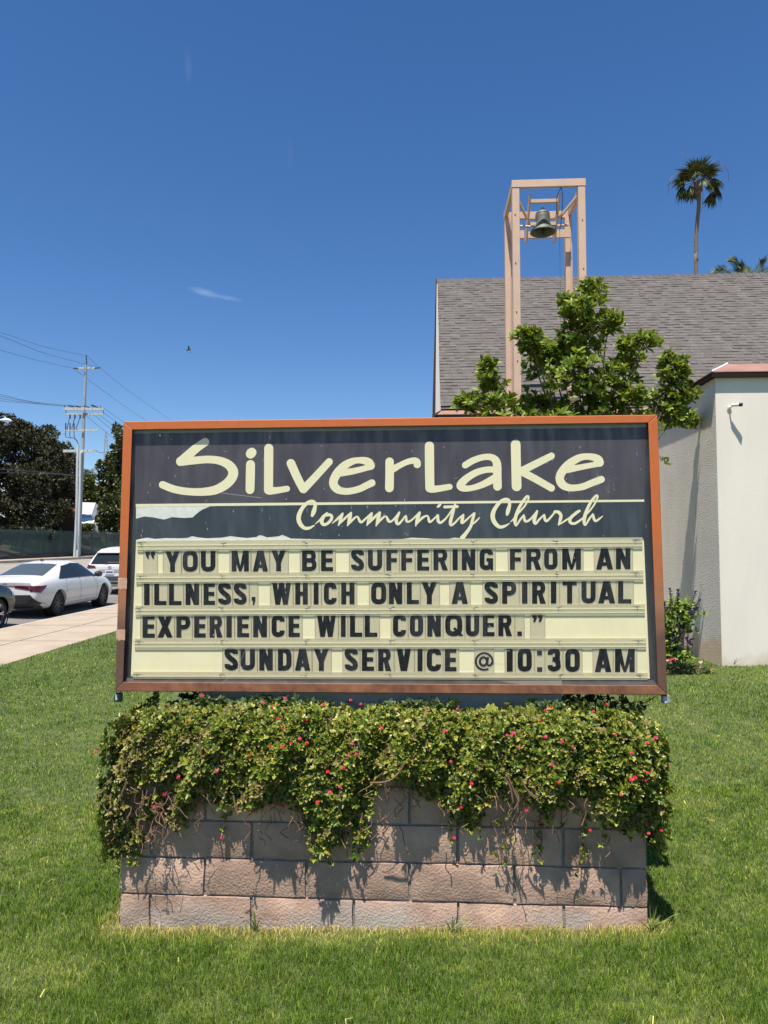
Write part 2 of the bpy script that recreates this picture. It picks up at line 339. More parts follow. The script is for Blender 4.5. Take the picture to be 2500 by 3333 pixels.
# ================================================================ planter wall of slump blocks
mat('slump_block', (.41, .275, .205), .95, var=.28, vscale=7, island=.16, bump=1.0, bscale=105, bdist=.0045)
mat('mortar', (.27, .24, .205), .95, var=.25, vscale=30, bump=.8, bscale=120, bdist=.006)
mat('pot_soil', (.06, .045, .03), 1, bump=.6, bscale=40)
def planter():
    t = thing('planter_wall', 'low planter wall of pinkish slump blocks under the church sign', 'planter', WC + UP * .03)
    b = MB(); zt = .752; md = -.016
    b.hexa([wl(-WH + .006, md, -.3), wl(WH - .006, md, -.3), wl(WH - .006, -.11, -.3), wl(-WH + .006, -.11, -.3), wl(-WH + .006, md, zt - .012), wl(WH - .006, md, zt - .012), wl(WH - .006, -.11, zt - .012), wl(-WH + .006, -.11, zt - .012)])
    for s in (-1, 1):
        a0, a1 = sorted((s * (WH - .016), s * (WH - .11)))
        b.hexa([wl(a0, -.112, -.3), wl(a1, -.112, -.3), wl(a1, -WD, -.3), wl(a0, -WD, -.3), wl(a0, -.112, zt - .012), wl(a1, -.112, zt - .012), wl(a1, -WD, zt - .012), wl(a0, -WD, zt - .012)])
    b.hexa([wl(-WH + .112, -WD + .1, -.3), wl(WH - .112, -WD + .1, -.3), wl(WH - .112, -WD, -.3), wl(-WH + .112, -WD, -.3), wl(-WH + .112, -WD + .1, zt - .012), wl(WH - .112, -WD + .1, zt - .012), wl(WH - .112, -WD, zt - .012), wl(-WH + .112, -WD, zt - .012)])
    b.build('mortar', MATS['mortar'], t)
    bm = MB(); H = .1465
    def block(a0, a1, d0, d1, z0, z1):
        g = .0062; ch = .006; n1, n2 = 7, 4                      # a softly uneven face, edges rounded back
        vs = []; fs = []
        a0 += g; a1 -= g; z0 += g * .6; z1 -= g * .6
        jx = [[random.gauss(0, .0022) for _ in range(n1 + 1)] for _ in range(n2 + 1)]
        for j in range(n2 + 1):
            for i in range(n1 + 1):
                e = (i in (0, n1)) or (j in (0, n2))
                vs.append(wl(lerp(a0, a1, i / n1) + random.gauss(0, .0012), d1 + jx[j][i] - (ch if e else 0), lerp(z0, z1, j / n2) + random.gauss(0, .0012)))
        w = n1 + 1
        for j in range(n2):
            for i in range(n1): fs.append((j * w + i, j * w + i + 1, (j + 1) * w + i + 1, (j + 1) * w + i))
        k = len(vs); vs += [wl(a0, d0, z0), wl(a1, d0, z0), wl(a1, d0, z1), wl(a0, d0, z1)]
        bt = list(range(w)); tp = [n2 * w + i for i in range(w)]; lf = [j * w for j in range(n2 + 1)]; rt = [j * w + n1 for j in range(n2 + 1)]
        fs += [tuple([k, k + 1] + bt[::-1]), tuple([k + 3] + tp + [k + 2]), tuple([k + 3, k] + lf), tuple([k + 1, k + 2] + rt[::-1]), (k + 3, k + 2, k + 1, k)]
        bm.add(vs, fs)
    offs = [.352, .13, .352, .13, .352, .13]
    for r in range(6):
        z0 = -.135 + r * (H + .0015); z1 = z0 + H
        a = -WH; first = offs[r % 6]; nxt = [first] + [.413] * 8
        for L in nxt:
            e = min(a + L, WH)
            if e - a > .03: block(a, e, -.1, 0, z0, z1)
            a = e
        for s in (-1, 1):                                       # end walls
            dd = -.104
            while dd > -WD + .02:
                d2 = max(dd - .4, -WD)
                a0, a1 = sorted((s * (WH - .004), s * (WH - .1)))
                bm.hexa([wl(a0, dd - .005, z0 + .004), wl(a1, dd - .005, z0 + .004), wl(a1, d2 + .005, z0 + .004), wl(a0, d2 + .005, z0 + .004), wl(a0, dd - .005, z1 - .004), wl(a1, dd - .005, z1 - .004), wl(a1, d2 + .005, z1 - .004), wl(a0, d2 + .005, z1 - .004)])
                dd = d2
    bm.build('block_face', MATS['slump_block'], t, smoothed=38)
    s = MB(); s.hexa([wl(-WH + .11, -.112, .4), wl(WH - .11, -.112, .4), wl(WH - .11, -WD + .1, .4), wl(-WH + .11, -WD + .1, .4), wl(-WH + .11, -.112, .70), wl(WH - .11, -.112, .70), wl(WH - .11, -WD + .1, .70), wl(-WH + .11, -WD + .1, .70)])
    s.build('soil', MATS['pot_soil'], t)
planter()
# ================================================================ trailing plant over the planter
leafmat('succulent', (.032, .075, .008), (.145, .20, .018), (.38, .36, .06), rough=.42, transl=.22)
leafmat('aged_leaf', (.10, .085, .022), (.20, .19, .04), (.30, .22, .08), rough=.6, transl=.15)
leafmat('dry_leaf', (.16, .11, .05), (.28, .19, .09), rough=.8, transl=.1)
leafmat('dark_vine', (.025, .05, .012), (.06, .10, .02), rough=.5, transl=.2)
mat('dry_stem', (.17, .10, .06), .9, var=.3, vscale=40)
mat('red_petal', (.62, .015, .045), .5, island=.2)
mat('pink_petal', (.62, .035, .12), .5)
BOT = [(300, 2660), (330, 2770), (360, 2800), (390, 2840), (430, 2815), (470, 2740), (520, 2740), (545, 2715), (600, 2670), (650, 2615), (700, 2630), (750, 2660), (800, 2620), (850, 2630), (900, 2600), (970, 2630), (995, 2740), (1030, 2800), (1100, 2770), (1185, 2785), (1205, 2640), (1215, 2545), (1260, 2520), (1320, 2540), (1360, 2590), (1430, 2620), (1480, 2690), (1560, 2720), (1600, 2640), (1650, 2600), (1690, 2580), (1730, 2600), (1790, 2680), (1850, 2610), (1900, 2600), (1960, 2660), (2010, 2700), (2060, 2725), (2110, 2690), (2150, 2710), (2190, 2640), (2220, 2600)]
def px_wall(x, y, d):                                            # pixel onto the plane d in front of the planter face
    r = raydir(x, y); q = WC + WN * d - Vector((0, 0, EYE)); t = q.dot(WN) / r.dot(WN); p = r * t + Vector((0, 0, EYE)); v = p - WC
    return v.dot(WX), p.z
BA = []; BZ = []
for x, y in BOT: a_, z_ = px_wall(x, y, .07); BA.append(a_); BZ.append(z_)
def z_bot(a): return float(np.interp(a, BA, BZ))
def surf(a, s):                                                  # s 0..1: back of the planter over the shoulder to the hanging hem
    zb = z_bot(a); e = smooth((WH + .1 - abs(a)) / .2)
    lump = .030 * math.sin(a * 9 + 1.7 * math.sin(a * 4)) + .022 * math.sin(a * 23 + s * 7) + .016 * math.sin(a * 41 + s * 17)
    pts = [(-.52, .78), (-.30, .835), (-.05, .875), (.045, .83), (.088, .70), (.072, max(zb + .12, .46) if zb < .5 else zb + .06), (.036, zb)]
    k = s * 6; i = min(int(k), 5); f = k - i
    d = lerp(pts[i][0], pts[i + 1][0], f); z = lerp(pts[i][1], pts[i + 1][1], f)
    if z < zb: z = zb
    sh = 1 - .16 * (1 - e)
    z = z - (.17 * (1 - e) ** 1.5 if s < .75 else 0)
    return d + lump * (1 if s > .3 else .4), z + lump * .3 * (s < .6)
def flower_mesh(m):
    b = MB()
    for ring, (k, r, h, w) in enumerate(((9, .0085, .002, .0040), (7, .006, .005, .0032))):
        for i in range(k):
            t = 6.283 * (i + .5 * ring) / k; c, s = math.cos(t), math.sin(t)
            b.add([(0, 0, 0), (c * r * .55 - s * w * .5, s * r * .55 + c * w * .5, h * .7), (c * r, s * r, h), (c * r * .55 + s * w * .5, s * r * .55 - c * w * .5, h * .7)], [(0, 3, 2, 1)])
    b.lathe([(.0022, 0), (.003, .003), (.0012, .0055)], (0, 0, 0), UP, 8, True)
    me = b.mesh(); me.materials.append(m); return me
def trailing():
    t = thing('trailing_plant', 'dense trailing succulent with tiny red flowers spilling over the block planter', 'plant', WC + UP * .78 - WN * .2)
    lf = Leaves(); dl = Leaves(); st = MB(); dk = Leaves(); ag = Leaves()
    def bare(a, z):                                              # hollows where only dry stems show
        v = 0
        for ca, cz, ra, rz in ((-.98, .52, .07, .14), (-.90, .62, .06, .08), (-.86, .40, .08, .12), (.05, .60, .06, .05), (.55, .57, .075, .05), (-.3, .50, .06, .04), (-.62, .46, .05, .05), (-.93, .3, .05, .07), (.20, .55, .05, .04)):
            v = max(v, 1 - math.hypot((a - ca) / ra, (z - cz) / rz))
        return v
    for q_ in range(14500):
        a = random.uniform(-WH - .035, WH + .03); zb = z_bot(a)
        if q_ < 5200: s = random.random() * .6; d, z = surf(a, s)
        else:
            z = random.uniform(zb, .86); s = .62; lo_, hi_ = .4, 1.0
            for _b in range(9):
                s = (lo_ + hi_) / 2
                if surf(a, s)[1] > z: lo_ = s
                else: hi_ = s
            d, _z = surf(a, s)
        if z < zb + .05 and random.random() < .25: continue
        if random.random() < 1.15 * bare(a, z) and d > 0: 
            if random.random() < .4: dl.rosette(wl(a, d - .05, z), (random.gauss(0, 1), -.5, -.3), 3, .02, .006)
            continue
        nd = Vector((0, 0, 1)) if s < .3 else (WN * (.25 + s) + UP * (1.25 - s * .8))
        ins = abs(random.gauss(0, .028)); p = wl(a + random.gauss(0, .008), d - ins, z + random.gauss(0, .012))
        ax = nd + Vector((random.gauss(0, .45), random.gauss(0, .4), random.gauss(0, .3))) + WX * (.5 * a / WH * max(0, abs(a) - .8) * 4)
        if math.sin(a * 13 + 2 * z * 9) * math.sin(z * 31 + a * 7) > .72 and random.random() < .6: continue
        q = random.choice((.6, .75, .85, .95, 1, 1.1, 1.25, 1.5)); sz = .0198 * q
        pick = lf if random.random() > .10 + .5 * smooth((-.35 - a) / .7) * (z < .82) + .2 * (z < zb + .1) else ag
        pick.rosette(p, ax, random.choice((5, 6, 7)), sz, sz * random.uniform(.5, .66), 1.05)
    for sgn in (-1, 1):                                          # over the two ends
        for _ in range(1100):
            b_ = random.uniform(-.5, .08); z = random.uniform(.30 if sgn < 0 else .36, .84) + .12 * max(0, -b_ - .1)
            o_ = .015 + .065 * math.sin(min(1, max(0, (z - .25) / .6)) * 2.6) + .02 * math.sin(b_ * 20)
            p = wl(sgn * (WH + o_ * (.5 if sgn < 0 else .6)), b_, z)
            sz = .0205 * random.uniform(.75, 1.3)
            if random.random() < .85: lf.rosette(p, WX * sgn + UP * .7 + Vector((random.gauss(0, .4), random.gauss(0, .4), random.gauss(0, .3))), 6, sz, sz * .56, 1.05)
    # hanging strands
    for x, y0, y1 in ((725, 2640, 2710), (390, 2700, 2850), (440, 2700, 2820), (1650, 2600, 2810), (1745, 2600, 2790), (1480, 2620, 2740), (1895, 2620, 2790), (1890, 2780, 2850), (1560, 2640, 2730), (2080, 2640, 2740), (2160, 2640, 2730), (1130, 2700, 2800), (1060, 2700, 2810), (600, 2600, 2700), (820, 2560, 2650), (1960, 2650, 2745), (1740, 2740, 2810), (340, 2700, 2800), (1840, 2600, 2700), (1185, 2700, 2800)):
        a, z0 = px_wall(x, y0, .06); _, z1 = px_wall(x, y1, .05); pts = []
        n = max(3, int((z0 - z1) / .022)); aa = a; dd = .05
        for i in range(n + 1):
            z = lerp(z0 + .06, z1, i / n); aa += random.gauss(0, .006); dd = max(.02, dd + random.gauss(-.004, .006)); pts.append(wl(aa, dd, z))
            sz = .0200 * random.uniform(.8, 1.3)
            if i > 0: lf.rosette(pts[-1] + Vector((random.gauss(0, .012), random.gauss(0, .008), 0)), WN + UP * .2 + Vector((random.gauss(0, .6), 0, random.gauss(0, .5))), random.choice((5, 6, 7)), sz, sz * .56, 1.1)
        st.tube(pts, .0022, 5)
    # bare stems
    for _ in range(210):
        a = random.choice((random.gauss(-.96, .07), random.gauss(-.85, .08), random.gauss(.56, .07), random.gauss(.06, .06), random.uniform(-1, 1), random.gauss(-.35, .1)))
        z = random.uniform(z_bot(a) + .02, .66) if random.random() < .6 else random.uniform(.45, .62); pts = []; d = random.uniform(.03, .085)
        for i in range(5):
            pts.append(wl(a, d, z)); a += random.gauss(0, .016); z -= random.uniform(.008, .032); d += random.gauss(0, .010)
        st.tube(catmull(pts, 3), random.choice((.0012, .0016, .002)), 4)
    for pxs in ([(1205, 2548), (1255, 2545), (1290, 2525), (1320, 2480)], [(1650, 2520), (1672, 2570), (1688, 2608)], [(1640, 2530), (1660, 2560), (1670, 2610)], [(1695, 2530), (1715, 2570), (1745, 2595)], [(385, 2610), (402, 2570), (412, 2545)], [(760, 2590), (765, 2620), (770, 2640)], [(650, 2400), (652, 2440), (656, 2470)]):
        st.tube(catmull([wl(*(lambda q: (q[0], .15, q[1]))(px_wall(x, y, .15))) for x, y in pxs], 4), .0035, 6)
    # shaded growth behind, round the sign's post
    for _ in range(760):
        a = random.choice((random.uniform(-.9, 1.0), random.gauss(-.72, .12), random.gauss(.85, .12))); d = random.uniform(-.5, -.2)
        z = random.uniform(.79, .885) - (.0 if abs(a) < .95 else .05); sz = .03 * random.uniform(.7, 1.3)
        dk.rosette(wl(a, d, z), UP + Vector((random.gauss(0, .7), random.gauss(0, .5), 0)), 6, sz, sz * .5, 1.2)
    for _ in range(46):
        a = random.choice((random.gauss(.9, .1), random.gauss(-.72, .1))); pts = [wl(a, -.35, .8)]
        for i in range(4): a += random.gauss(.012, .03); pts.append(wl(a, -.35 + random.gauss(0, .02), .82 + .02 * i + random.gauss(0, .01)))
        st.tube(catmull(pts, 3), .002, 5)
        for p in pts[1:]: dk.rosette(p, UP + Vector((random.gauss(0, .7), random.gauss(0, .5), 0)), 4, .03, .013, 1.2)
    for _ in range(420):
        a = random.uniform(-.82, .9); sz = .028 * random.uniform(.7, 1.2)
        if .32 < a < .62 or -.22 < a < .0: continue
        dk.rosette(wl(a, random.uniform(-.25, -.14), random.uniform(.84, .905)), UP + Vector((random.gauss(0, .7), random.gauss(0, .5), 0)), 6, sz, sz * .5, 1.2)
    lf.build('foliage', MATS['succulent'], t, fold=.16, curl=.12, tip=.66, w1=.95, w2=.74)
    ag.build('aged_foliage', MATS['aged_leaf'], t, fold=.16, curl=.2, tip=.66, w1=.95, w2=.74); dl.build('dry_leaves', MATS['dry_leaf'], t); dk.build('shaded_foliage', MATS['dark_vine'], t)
    st.build('stems', MATS['dry_stem'], t)['kind'] = 'stuff'
    # flowers
    c1 = [(52, 410), (103, 425), (68, 537), (69, 805), (440, 215), (550, 245), (708, 205), (885, 428), (705, 515), (620, 617), (425, 637), (735, 872), (500, 547), (370, 705), (980, 202), (1013, 165), (1036, 230), (1068, 285), (996, 381), (1064, 384), (1105, 364), (1155, 340), (1192, 362), (1098, 198), (1283, 260), (1318, 350), (1370, 248), (1440, 367), (1415, 430), (1460, 423), (1307, 518), (1390, 497), (1372, 598), (1316, 630), (1250, 683), (1065, 700), (1595, 283), (1485, 152), (1284, 152), (1430, 132), (1077, 122), (627, 105), (853, 187), (955, 145), (1185, 243)]
    c2 = [(65, 270), (175, 347), (210, 518), (388, 222), (458, 200), (457, 170), (395, 283), (423, 440), (528, 555), (475, 675), (612, 660), (440, 833), (298, 180), (612, 203), (677, 207), (712, 305), (745, 295), (771, 367), (635, 250), (720, 215), (855, 215), (882, 227), (908, 175), (937, 160), (850, 180), (907, 316), (995, 337), (1050, 367), (941, 457), (979, 550), (1060, 195), (1155, 182), (1270, 306), (1225, 145), (1354, 395), (1432, 345), (1475, 320), (1435, 498), (1350, 535), (1421, 537), (1370, 523), (1297, 612), (1430, 757), (1140, 795), (920, 777), (951, 802), (882, 752), (813, 693), (1545, 470), (1440, 810), (1505, 795)]
    FL = [(280 + x / 1.659, 2200 + y / 1.659) for x, y in c1] + [(1200 + x / 1.58, 2200 + y / 1.58) for x, y in c2]
    mr, mp = flower_mesh(MATS['red_petal']), flower_mesh(MATS['pink_petal'])
    for x, y in FL:
        best = None
        for i in range(60):                                      # where that sight line meets the leafy surface
            d = .22 - i * .012; a, z = px_wall(x, y, d)
            s_ok = min(((abs(surf(a, s)[0] - d) + abs(surf(a, s)[1] - z)), s) for s in (.2, .3, .4, .5, .6, .7, .8, .9, 1))
            if best is None or s_ok[0] < best[0]: best = (s_ok[0], a, d, z)
        _, a, d, z = best
        d = min(max(d, -.12), .2) + .022; a, z = px_wall(x, y, d)
        o = bpy.data.objects.new('flower', mr if random.random() < .55 else mp); COL.objects.link(o); o.parent = t
        o.location = wl(a, d, z) - OFF[t.name]; nn = (WN * 1.0 + UP * random.uniform(.3, 1.2) + WX * random.gauss(0, .4))
        o.rotation_euler = nn.to_track_quat('Z', 'Y').to_euler(); o.scale = [random.uniform(.72, 1.1)] * 3
trailing()
def weed(base, n, h, spread, label, rnd):
    rr = random.Random(rnd); b = MB()
    for i in range(n):
        t = rr.uniform(0, 6.28); s = rr.uniform(.2, spread); H = h * rr.uniform(.5, 1.1); dx, dy = math.cos(t) * s, -abs(math.sin(t)) * s * .5; w = rr.uniform(.002, .0035); pts = []
        for k in range(6): f = k / 5; pts.append(base + Vector((dx * H * f * 1.3, dy * H * f, H * (f * 1.25 - .55 * s * f * f))))
        vs = []; sd = Vector((-math.sin(t), math.cos(t), 0)) * w
        for k, p in enumerate(pts): q = (1 - (k / 5) ** 2); vs += [p - sd * q, p + sd * q + Vector((0, 0, .001))]
        b.add(vs, [(2 * k, 2 * k + 1, 2 * k + 3, 2 * k + 2) for k in range(5)])
    props(b.build('weed', MATS['weed'], None, base), label, 'weed', 'weeds at the foot of the walls')
mat('weed', (.16, .21, .05), .55, island=.4)
def foot(x, d=.02): a, z = px_wall(x, 3000, d); p = wl(a, d, 0); p.z = z_lawn(p.x, p.y); return p
weed(foot(833), 16, .085, .8, 'spiky grass weed at a block joint towards the wall foot\'s left', 3)
weed(foot(1470), 11, .085, 1.3, 'thin branching weed at the middle of the planter wall foot', 4)
weed(foot(2120), 16, .10, 1.2, 'long grass tuft at the right corner of the block planter', 5)
weed(foot(1800), 7, .05, 2.2, 'low sprawling grass weed right of centre at the planter foot', 8)
weed(at(2390, 2164, 8.62), 9, .10, .9, 'green grass weed at the foot of the white stucco wall', 6)
# ================================================================ the sign
SC0 = Vector((.0073, 3.2, 1.5356)); SW, SH = 2.4042, 1.2145; _y, _t, _r = R(2.929), R(2.004), R(.19)
_F = Vector((math.sin(_y), math.cos(_y), 0)); _U = UP * math.cos(_t) + _F * math.sin(_t); _X = Vector((math.cos(_y), -math.sin(_y), 0))
SR = _X * math.cos(_r) + _U * math.sin(_r); SU = _U * math.cos(_r) - _X * math.sin(_r); SN = -(_F * math.cos(_t) - UP * math.sin(_t))
def S(px, py, d):
    r = raydir(px, py); q = SC0 + SN * d - Vector((0, 0, EYE)); return r * (q.dot(SN) / r.dot(SN)) + Vector((0, 0, EYE))
def sl(a, b, d): return SC0 + SR * a + SU * b + SN * d
def slab(b, quad, d0, d1): return b.hexa([S(*q, d0) for q in quad] + [S(*q, d1) for q in quad])   # TL? any loop, d0 behind d1
def cover(b, pts, d): b.add([S(*p, d) for p in pts], [tuple(range(len(pts)))]); return b
m = mat('sign_frame', (.60, .145, .032), .55, spec=.4, bump=.15, bscale=18)
def patina(m):
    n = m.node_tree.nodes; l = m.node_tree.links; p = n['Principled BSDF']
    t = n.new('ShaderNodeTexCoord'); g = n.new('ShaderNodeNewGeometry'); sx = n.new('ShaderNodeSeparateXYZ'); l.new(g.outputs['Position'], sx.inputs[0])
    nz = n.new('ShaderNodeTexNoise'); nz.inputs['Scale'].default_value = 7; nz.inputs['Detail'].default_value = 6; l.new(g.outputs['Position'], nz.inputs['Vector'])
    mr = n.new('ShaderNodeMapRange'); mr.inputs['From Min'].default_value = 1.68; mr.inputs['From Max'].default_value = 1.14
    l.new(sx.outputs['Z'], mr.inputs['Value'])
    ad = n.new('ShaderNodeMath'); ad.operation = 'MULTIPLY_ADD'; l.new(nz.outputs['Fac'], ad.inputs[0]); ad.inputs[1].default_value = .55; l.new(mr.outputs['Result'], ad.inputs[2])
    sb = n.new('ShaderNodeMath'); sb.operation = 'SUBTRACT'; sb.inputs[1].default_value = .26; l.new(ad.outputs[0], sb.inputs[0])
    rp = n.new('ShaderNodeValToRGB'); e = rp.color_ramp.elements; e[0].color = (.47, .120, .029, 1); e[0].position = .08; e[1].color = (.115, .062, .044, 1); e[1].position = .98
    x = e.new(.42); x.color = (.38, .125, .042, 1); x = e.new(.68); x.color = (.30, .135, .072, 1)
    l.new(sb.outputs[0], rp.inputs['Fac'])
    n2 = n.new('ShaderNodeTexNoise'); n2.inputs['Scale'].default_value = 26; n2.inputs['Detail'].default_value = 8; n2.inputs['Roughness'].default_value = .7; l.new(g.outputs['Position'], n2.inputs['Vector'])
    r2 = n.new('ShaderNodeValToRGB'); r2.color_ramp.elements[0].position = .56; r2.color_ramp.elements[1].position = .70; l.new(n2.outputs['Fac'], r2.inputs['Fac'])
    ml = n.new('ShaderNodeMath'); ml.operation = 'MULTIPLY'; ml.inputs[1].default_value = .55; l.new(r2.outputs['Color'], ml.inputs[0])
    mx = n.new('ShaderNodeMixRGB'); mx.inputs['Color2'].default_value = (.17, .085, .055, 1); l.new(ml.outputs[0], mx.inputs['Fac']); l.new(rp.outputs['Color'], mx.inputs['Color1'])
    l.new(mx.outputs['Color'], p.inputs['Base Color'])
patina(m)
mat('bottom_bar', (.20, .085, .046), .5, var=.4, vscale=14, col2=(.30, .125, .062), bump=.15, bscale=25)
mat('frame_patch', (.47, .29, .2), .75, var=.2, vscale=40)
mat('cabinet', (.10, .07, .055), .6)
mat('face_border', (.034, .036, .042), .38, var=.3, vscale=6, stretch=(1, 1, .15))
mat('lip', (.22, .25, .25), .5)
mat('bottom_lip', (.12, .12, .118), .5, var=.3, vscale=9)
mat('cream_face', (.79, .725, .475), .5, var=.03, vscale=5, col2=(.82, .75, .50))
mat('header_film', (.060, .049, .063), .42, var=.16, vscale=5, stretch=(2, 2, .22), col2=(.076, .068, .080))
mat('slate_film', (.028, .038, .050), .42, var=.15, vscale=5, stretch=(3, 3, .25), col2=(.040, .051, .064))
mat('glue', (.66, .67, .645), .8, var=.09, vscale=50)
mat('cream_letter', (.78, .725, .49), .5)
mat('black_letter', (.010, .013, .018), .5, spec=.15, island=.0, var=.5, vscale=60, col2=(.020, .024, .030))
clearmat('rail_clear', (.92, .91, .84), .42, .25, (.77, .72, .53))
mat('rail_edge', (.80, .78, .62), .3)  # pale colour paints the highlight lines along the clear rails
mat('rail_shade', (.40, .39, .30), .5)
clearmat('tile_clear', (.95, .94, .90), .36, .25, (.74, .70, .56))
clearmat('tile_edge', (.8, .78, .7), .75, .4, (.36, .32, .20))
mat('grime', (.10, .09, .07), .9)
mat('screw', (.35, .34, .31), .4, metal=.7)
mat('scratch', (.42, .43, .44), .6)
mat('white_post', (.27, .255, .225), .8, var=.08, vscale=6)
def glass_mat():
    m = bpy.data.materials.new('sign_glass'); m.use_nodes = True; n = m.node_tree.nodes; l = m.node_tree.links; MATS['sign_glass'] = m
    t = n.new('ShaderNodeBsdfTransparent'); t.inputs['Color'].default_value = (.965, .975, .955, 1)
    g = n.new('ShaderNodeBsdfGlossy'); g.inputs['Roughness'].default_value = .06; fr_ = n.new('ShaderNodeFresnel'); fr_.inputs['IOR'].default_value = 1.2
    d = n.new('ShaderNodeBsdfDiffuse'); d.inputs['Color'].default_value = (.6, .62, .62, 1)
    nz = n.new('ShaderNodeTexNoise'); nz.inputs['Scale'].default_value = 9; mp = n.new('ShaderNodeMapping'); mp.inputs['Scale'].default_value = (2.5, 2.5, .5)
    tcx = n.new('ShaderNodeTexCoord'); l.new(tcx.outputs['Object'], mp.inputs['Vector']); l.new(mp.outputs['Vector'], nz.inputs['Vector']); nz.inputs['Detail'].default_value = 7
    r = n.new('ShaderNodeMapRange'); r.inputs['From Min'].default_value = .45; r.inputs['From Max'].default_value = .8; r.inputs['To Min'].default_value = .0; r.inputs['To Max'].default_value = .055
    l.new(nz.outputs['Fac'], r.inputs['Value'])
    m1 = n.new('ShaderNodeMixShader'); m2 = n.new('ShaderNodeMixShader'); l.new(r.outputs['Result'], m1.inputs['Fac']); l.new(t.outputs[0], m1.inputs[1]); l.new(d.outputs[0], m1.inputs[2])
    l.new(fr_.outputs[0], m2.inputs['Fac']); l.new(m1.outputs[0], m2.inputs[1]); l.new(g.outputs[0], m2.inputs[2]); l.new(m2.outputs[0], n['Material Output'].inputs['Surface'])
glass_mat()
def ribbon(b, pts, sx=1, sy=1, ox=0, oy=0, d=0, caps=True, n=7, inc=4e-6):
    P = catmull(pts, n) if n else pts; N_ = len(P); L = []; Rr = []
    for i, (x, y, w) in enumerate(P):
        x0, y0, _ = P[max(i - 1, 0)]; x1, y1, _ = P[min(i + 1, N_ - 1)]; dx, dy = x1 - x0, y1 - y0; q = math.hypot(dx, dy) or 1; nx, ny = -dy / q, dx / q
        L.append((x + nx * w / 2, y + ny * w / 2)); Rr.append((x - nx * w / 2, y - ny * w / 2))
    m = lambda p, i: S(ox + p[0] * sx, oy + p[1] * sy, d + i * inc)
    vs = []
    for i in range(N_): vs += [m(L[i], i), m(Rr[i], i)]
    b.add(vs, [(2 * i, 2 * i + 1, 2 * i + 3, 2 * i + 2) for i in range(N_ - 1)])
    if caps:
        for e, o in ((0, 1), (N_ - 1, N_ - 2)):
            x, y, w = P[e]; x2, y2, _ = P[o]; t = math.atan2(y - y2, x - x2); k = 10
            arc = [(x + math.cos(t - math.pi / 2 + math.pi * j / k) * w / 2, y + math.sin(t - math.pi / 2 + math.pi * j / k) * w / 2) for j in range(k + 1)]
            b.add([m(p, e) for p in arc], [tuple(range(k + 1))])
TITLE = [  # region origin x, strokes in quarter pixels (x, y, width)
 (500, [[(672, 155, 106), (560, 232, 113), (440, 335, 120), (372, 392, 116), (350, 405, 114)], [(350, 410, 114), (500, 398, 100), (700, 382, 98), (850, 396, 104), (960, 440, 115), (1020, 500, 125), (1037, 560, 130), (1010, 635, 125), (930, 715, 122), (800, 780, 115), (650, 803, 104), (520, 804, 97), (380, 792, 97), (250, 764, 98), (118, 712, 98)]]),
 (500, [[(1262, 310, 122), (1270, 300, 130), (1279, 290, 122)], [(1262, 447, 116), (1259, 620, 118), (1255, 775, 114)]]),
 (500, [[(1500, 237, 118), (1498, 500, 118), (1496, 780, 117)], [(1513, 786, 112), (1600, 785, 86), (1738, 763, 77)]]),
 (900, [[(188, 432, 112), (265, 605, 110), (348, 768, 106)], [(352, 770, 104), (500, 615, 98), (686, 412, 94)]]),
 (900, [[(840, 557, 92), (1000, 534, 82), (1180, 490, 76), (1232, 472, 90)], [(1228, 466, 104), (1205, 425, 110), (1150, 398, 96), (1060, 393, 80), (980, 410, 90), (890, 460, 106), (810, 540, 115), (755, 625, 112), (742, 700, 112), (785, 765, 106), (870, 795, 90), (960, 794, 86), (1080, 765, 88), (1180, 717, 90), (1242, 688, 94)]]),
 (900, [[(1473, 411, 110), (1473, 600, 112), (1470, 753, 113)], [(1515, 510, 90), (1600, 462, 78), (1700, 415, 76), (1780, 398, 84), (1825, 410, 92), (1832, 448, 96)]]),
 (1300, [[(391, 207, 120), (393, 500, 120), (397, 752, 118)], [(412, 762, 108), (480, 766, 88), (655, 738, 77)]]),
 (1300, [[(858, 456, 86), (960, 396, 85), (1080, 355, 80), (1180, 350, 84), (1245, 383, 98), (1272, 450, 108), (1275, 600, 110), (1278, 733, 112)], [(1235, 512, 80), (1120, 518, 82), (1000, 553, 88), (880, 625, 95), (808, 695, 105), (798, 735, 100), (850, 760, 84), (950, 752, 76), (1080, 710, 86), (1235, 632, 104)]]),
 (1650, [[(114, 187, 126), (120, 460, 126), (127, 732, 127)], [(165, 545, 98), (380, 437, 94), (580, 336, 88)], [(190, 540, 98), (380, 640, 94), (580, 755, 91)]]),
 (1650, [[(785, 515, 90), (950, 485, 76), (1130, 450, 74), (1205, 428, 96)], [(1208, 424, 108), (1190, 385, 110), (1130, 354, 94), (1030, 344, 84), (940, 362, 94), (840, 418, 105), (760, 490, 112), (700, 575, 110), (690, 645, 110), (725, 710, 108), (800, 748, 94), (880, 752, 86), (990, 735, 88), (1110, 687, 90), (1229, 642, 92)]])]
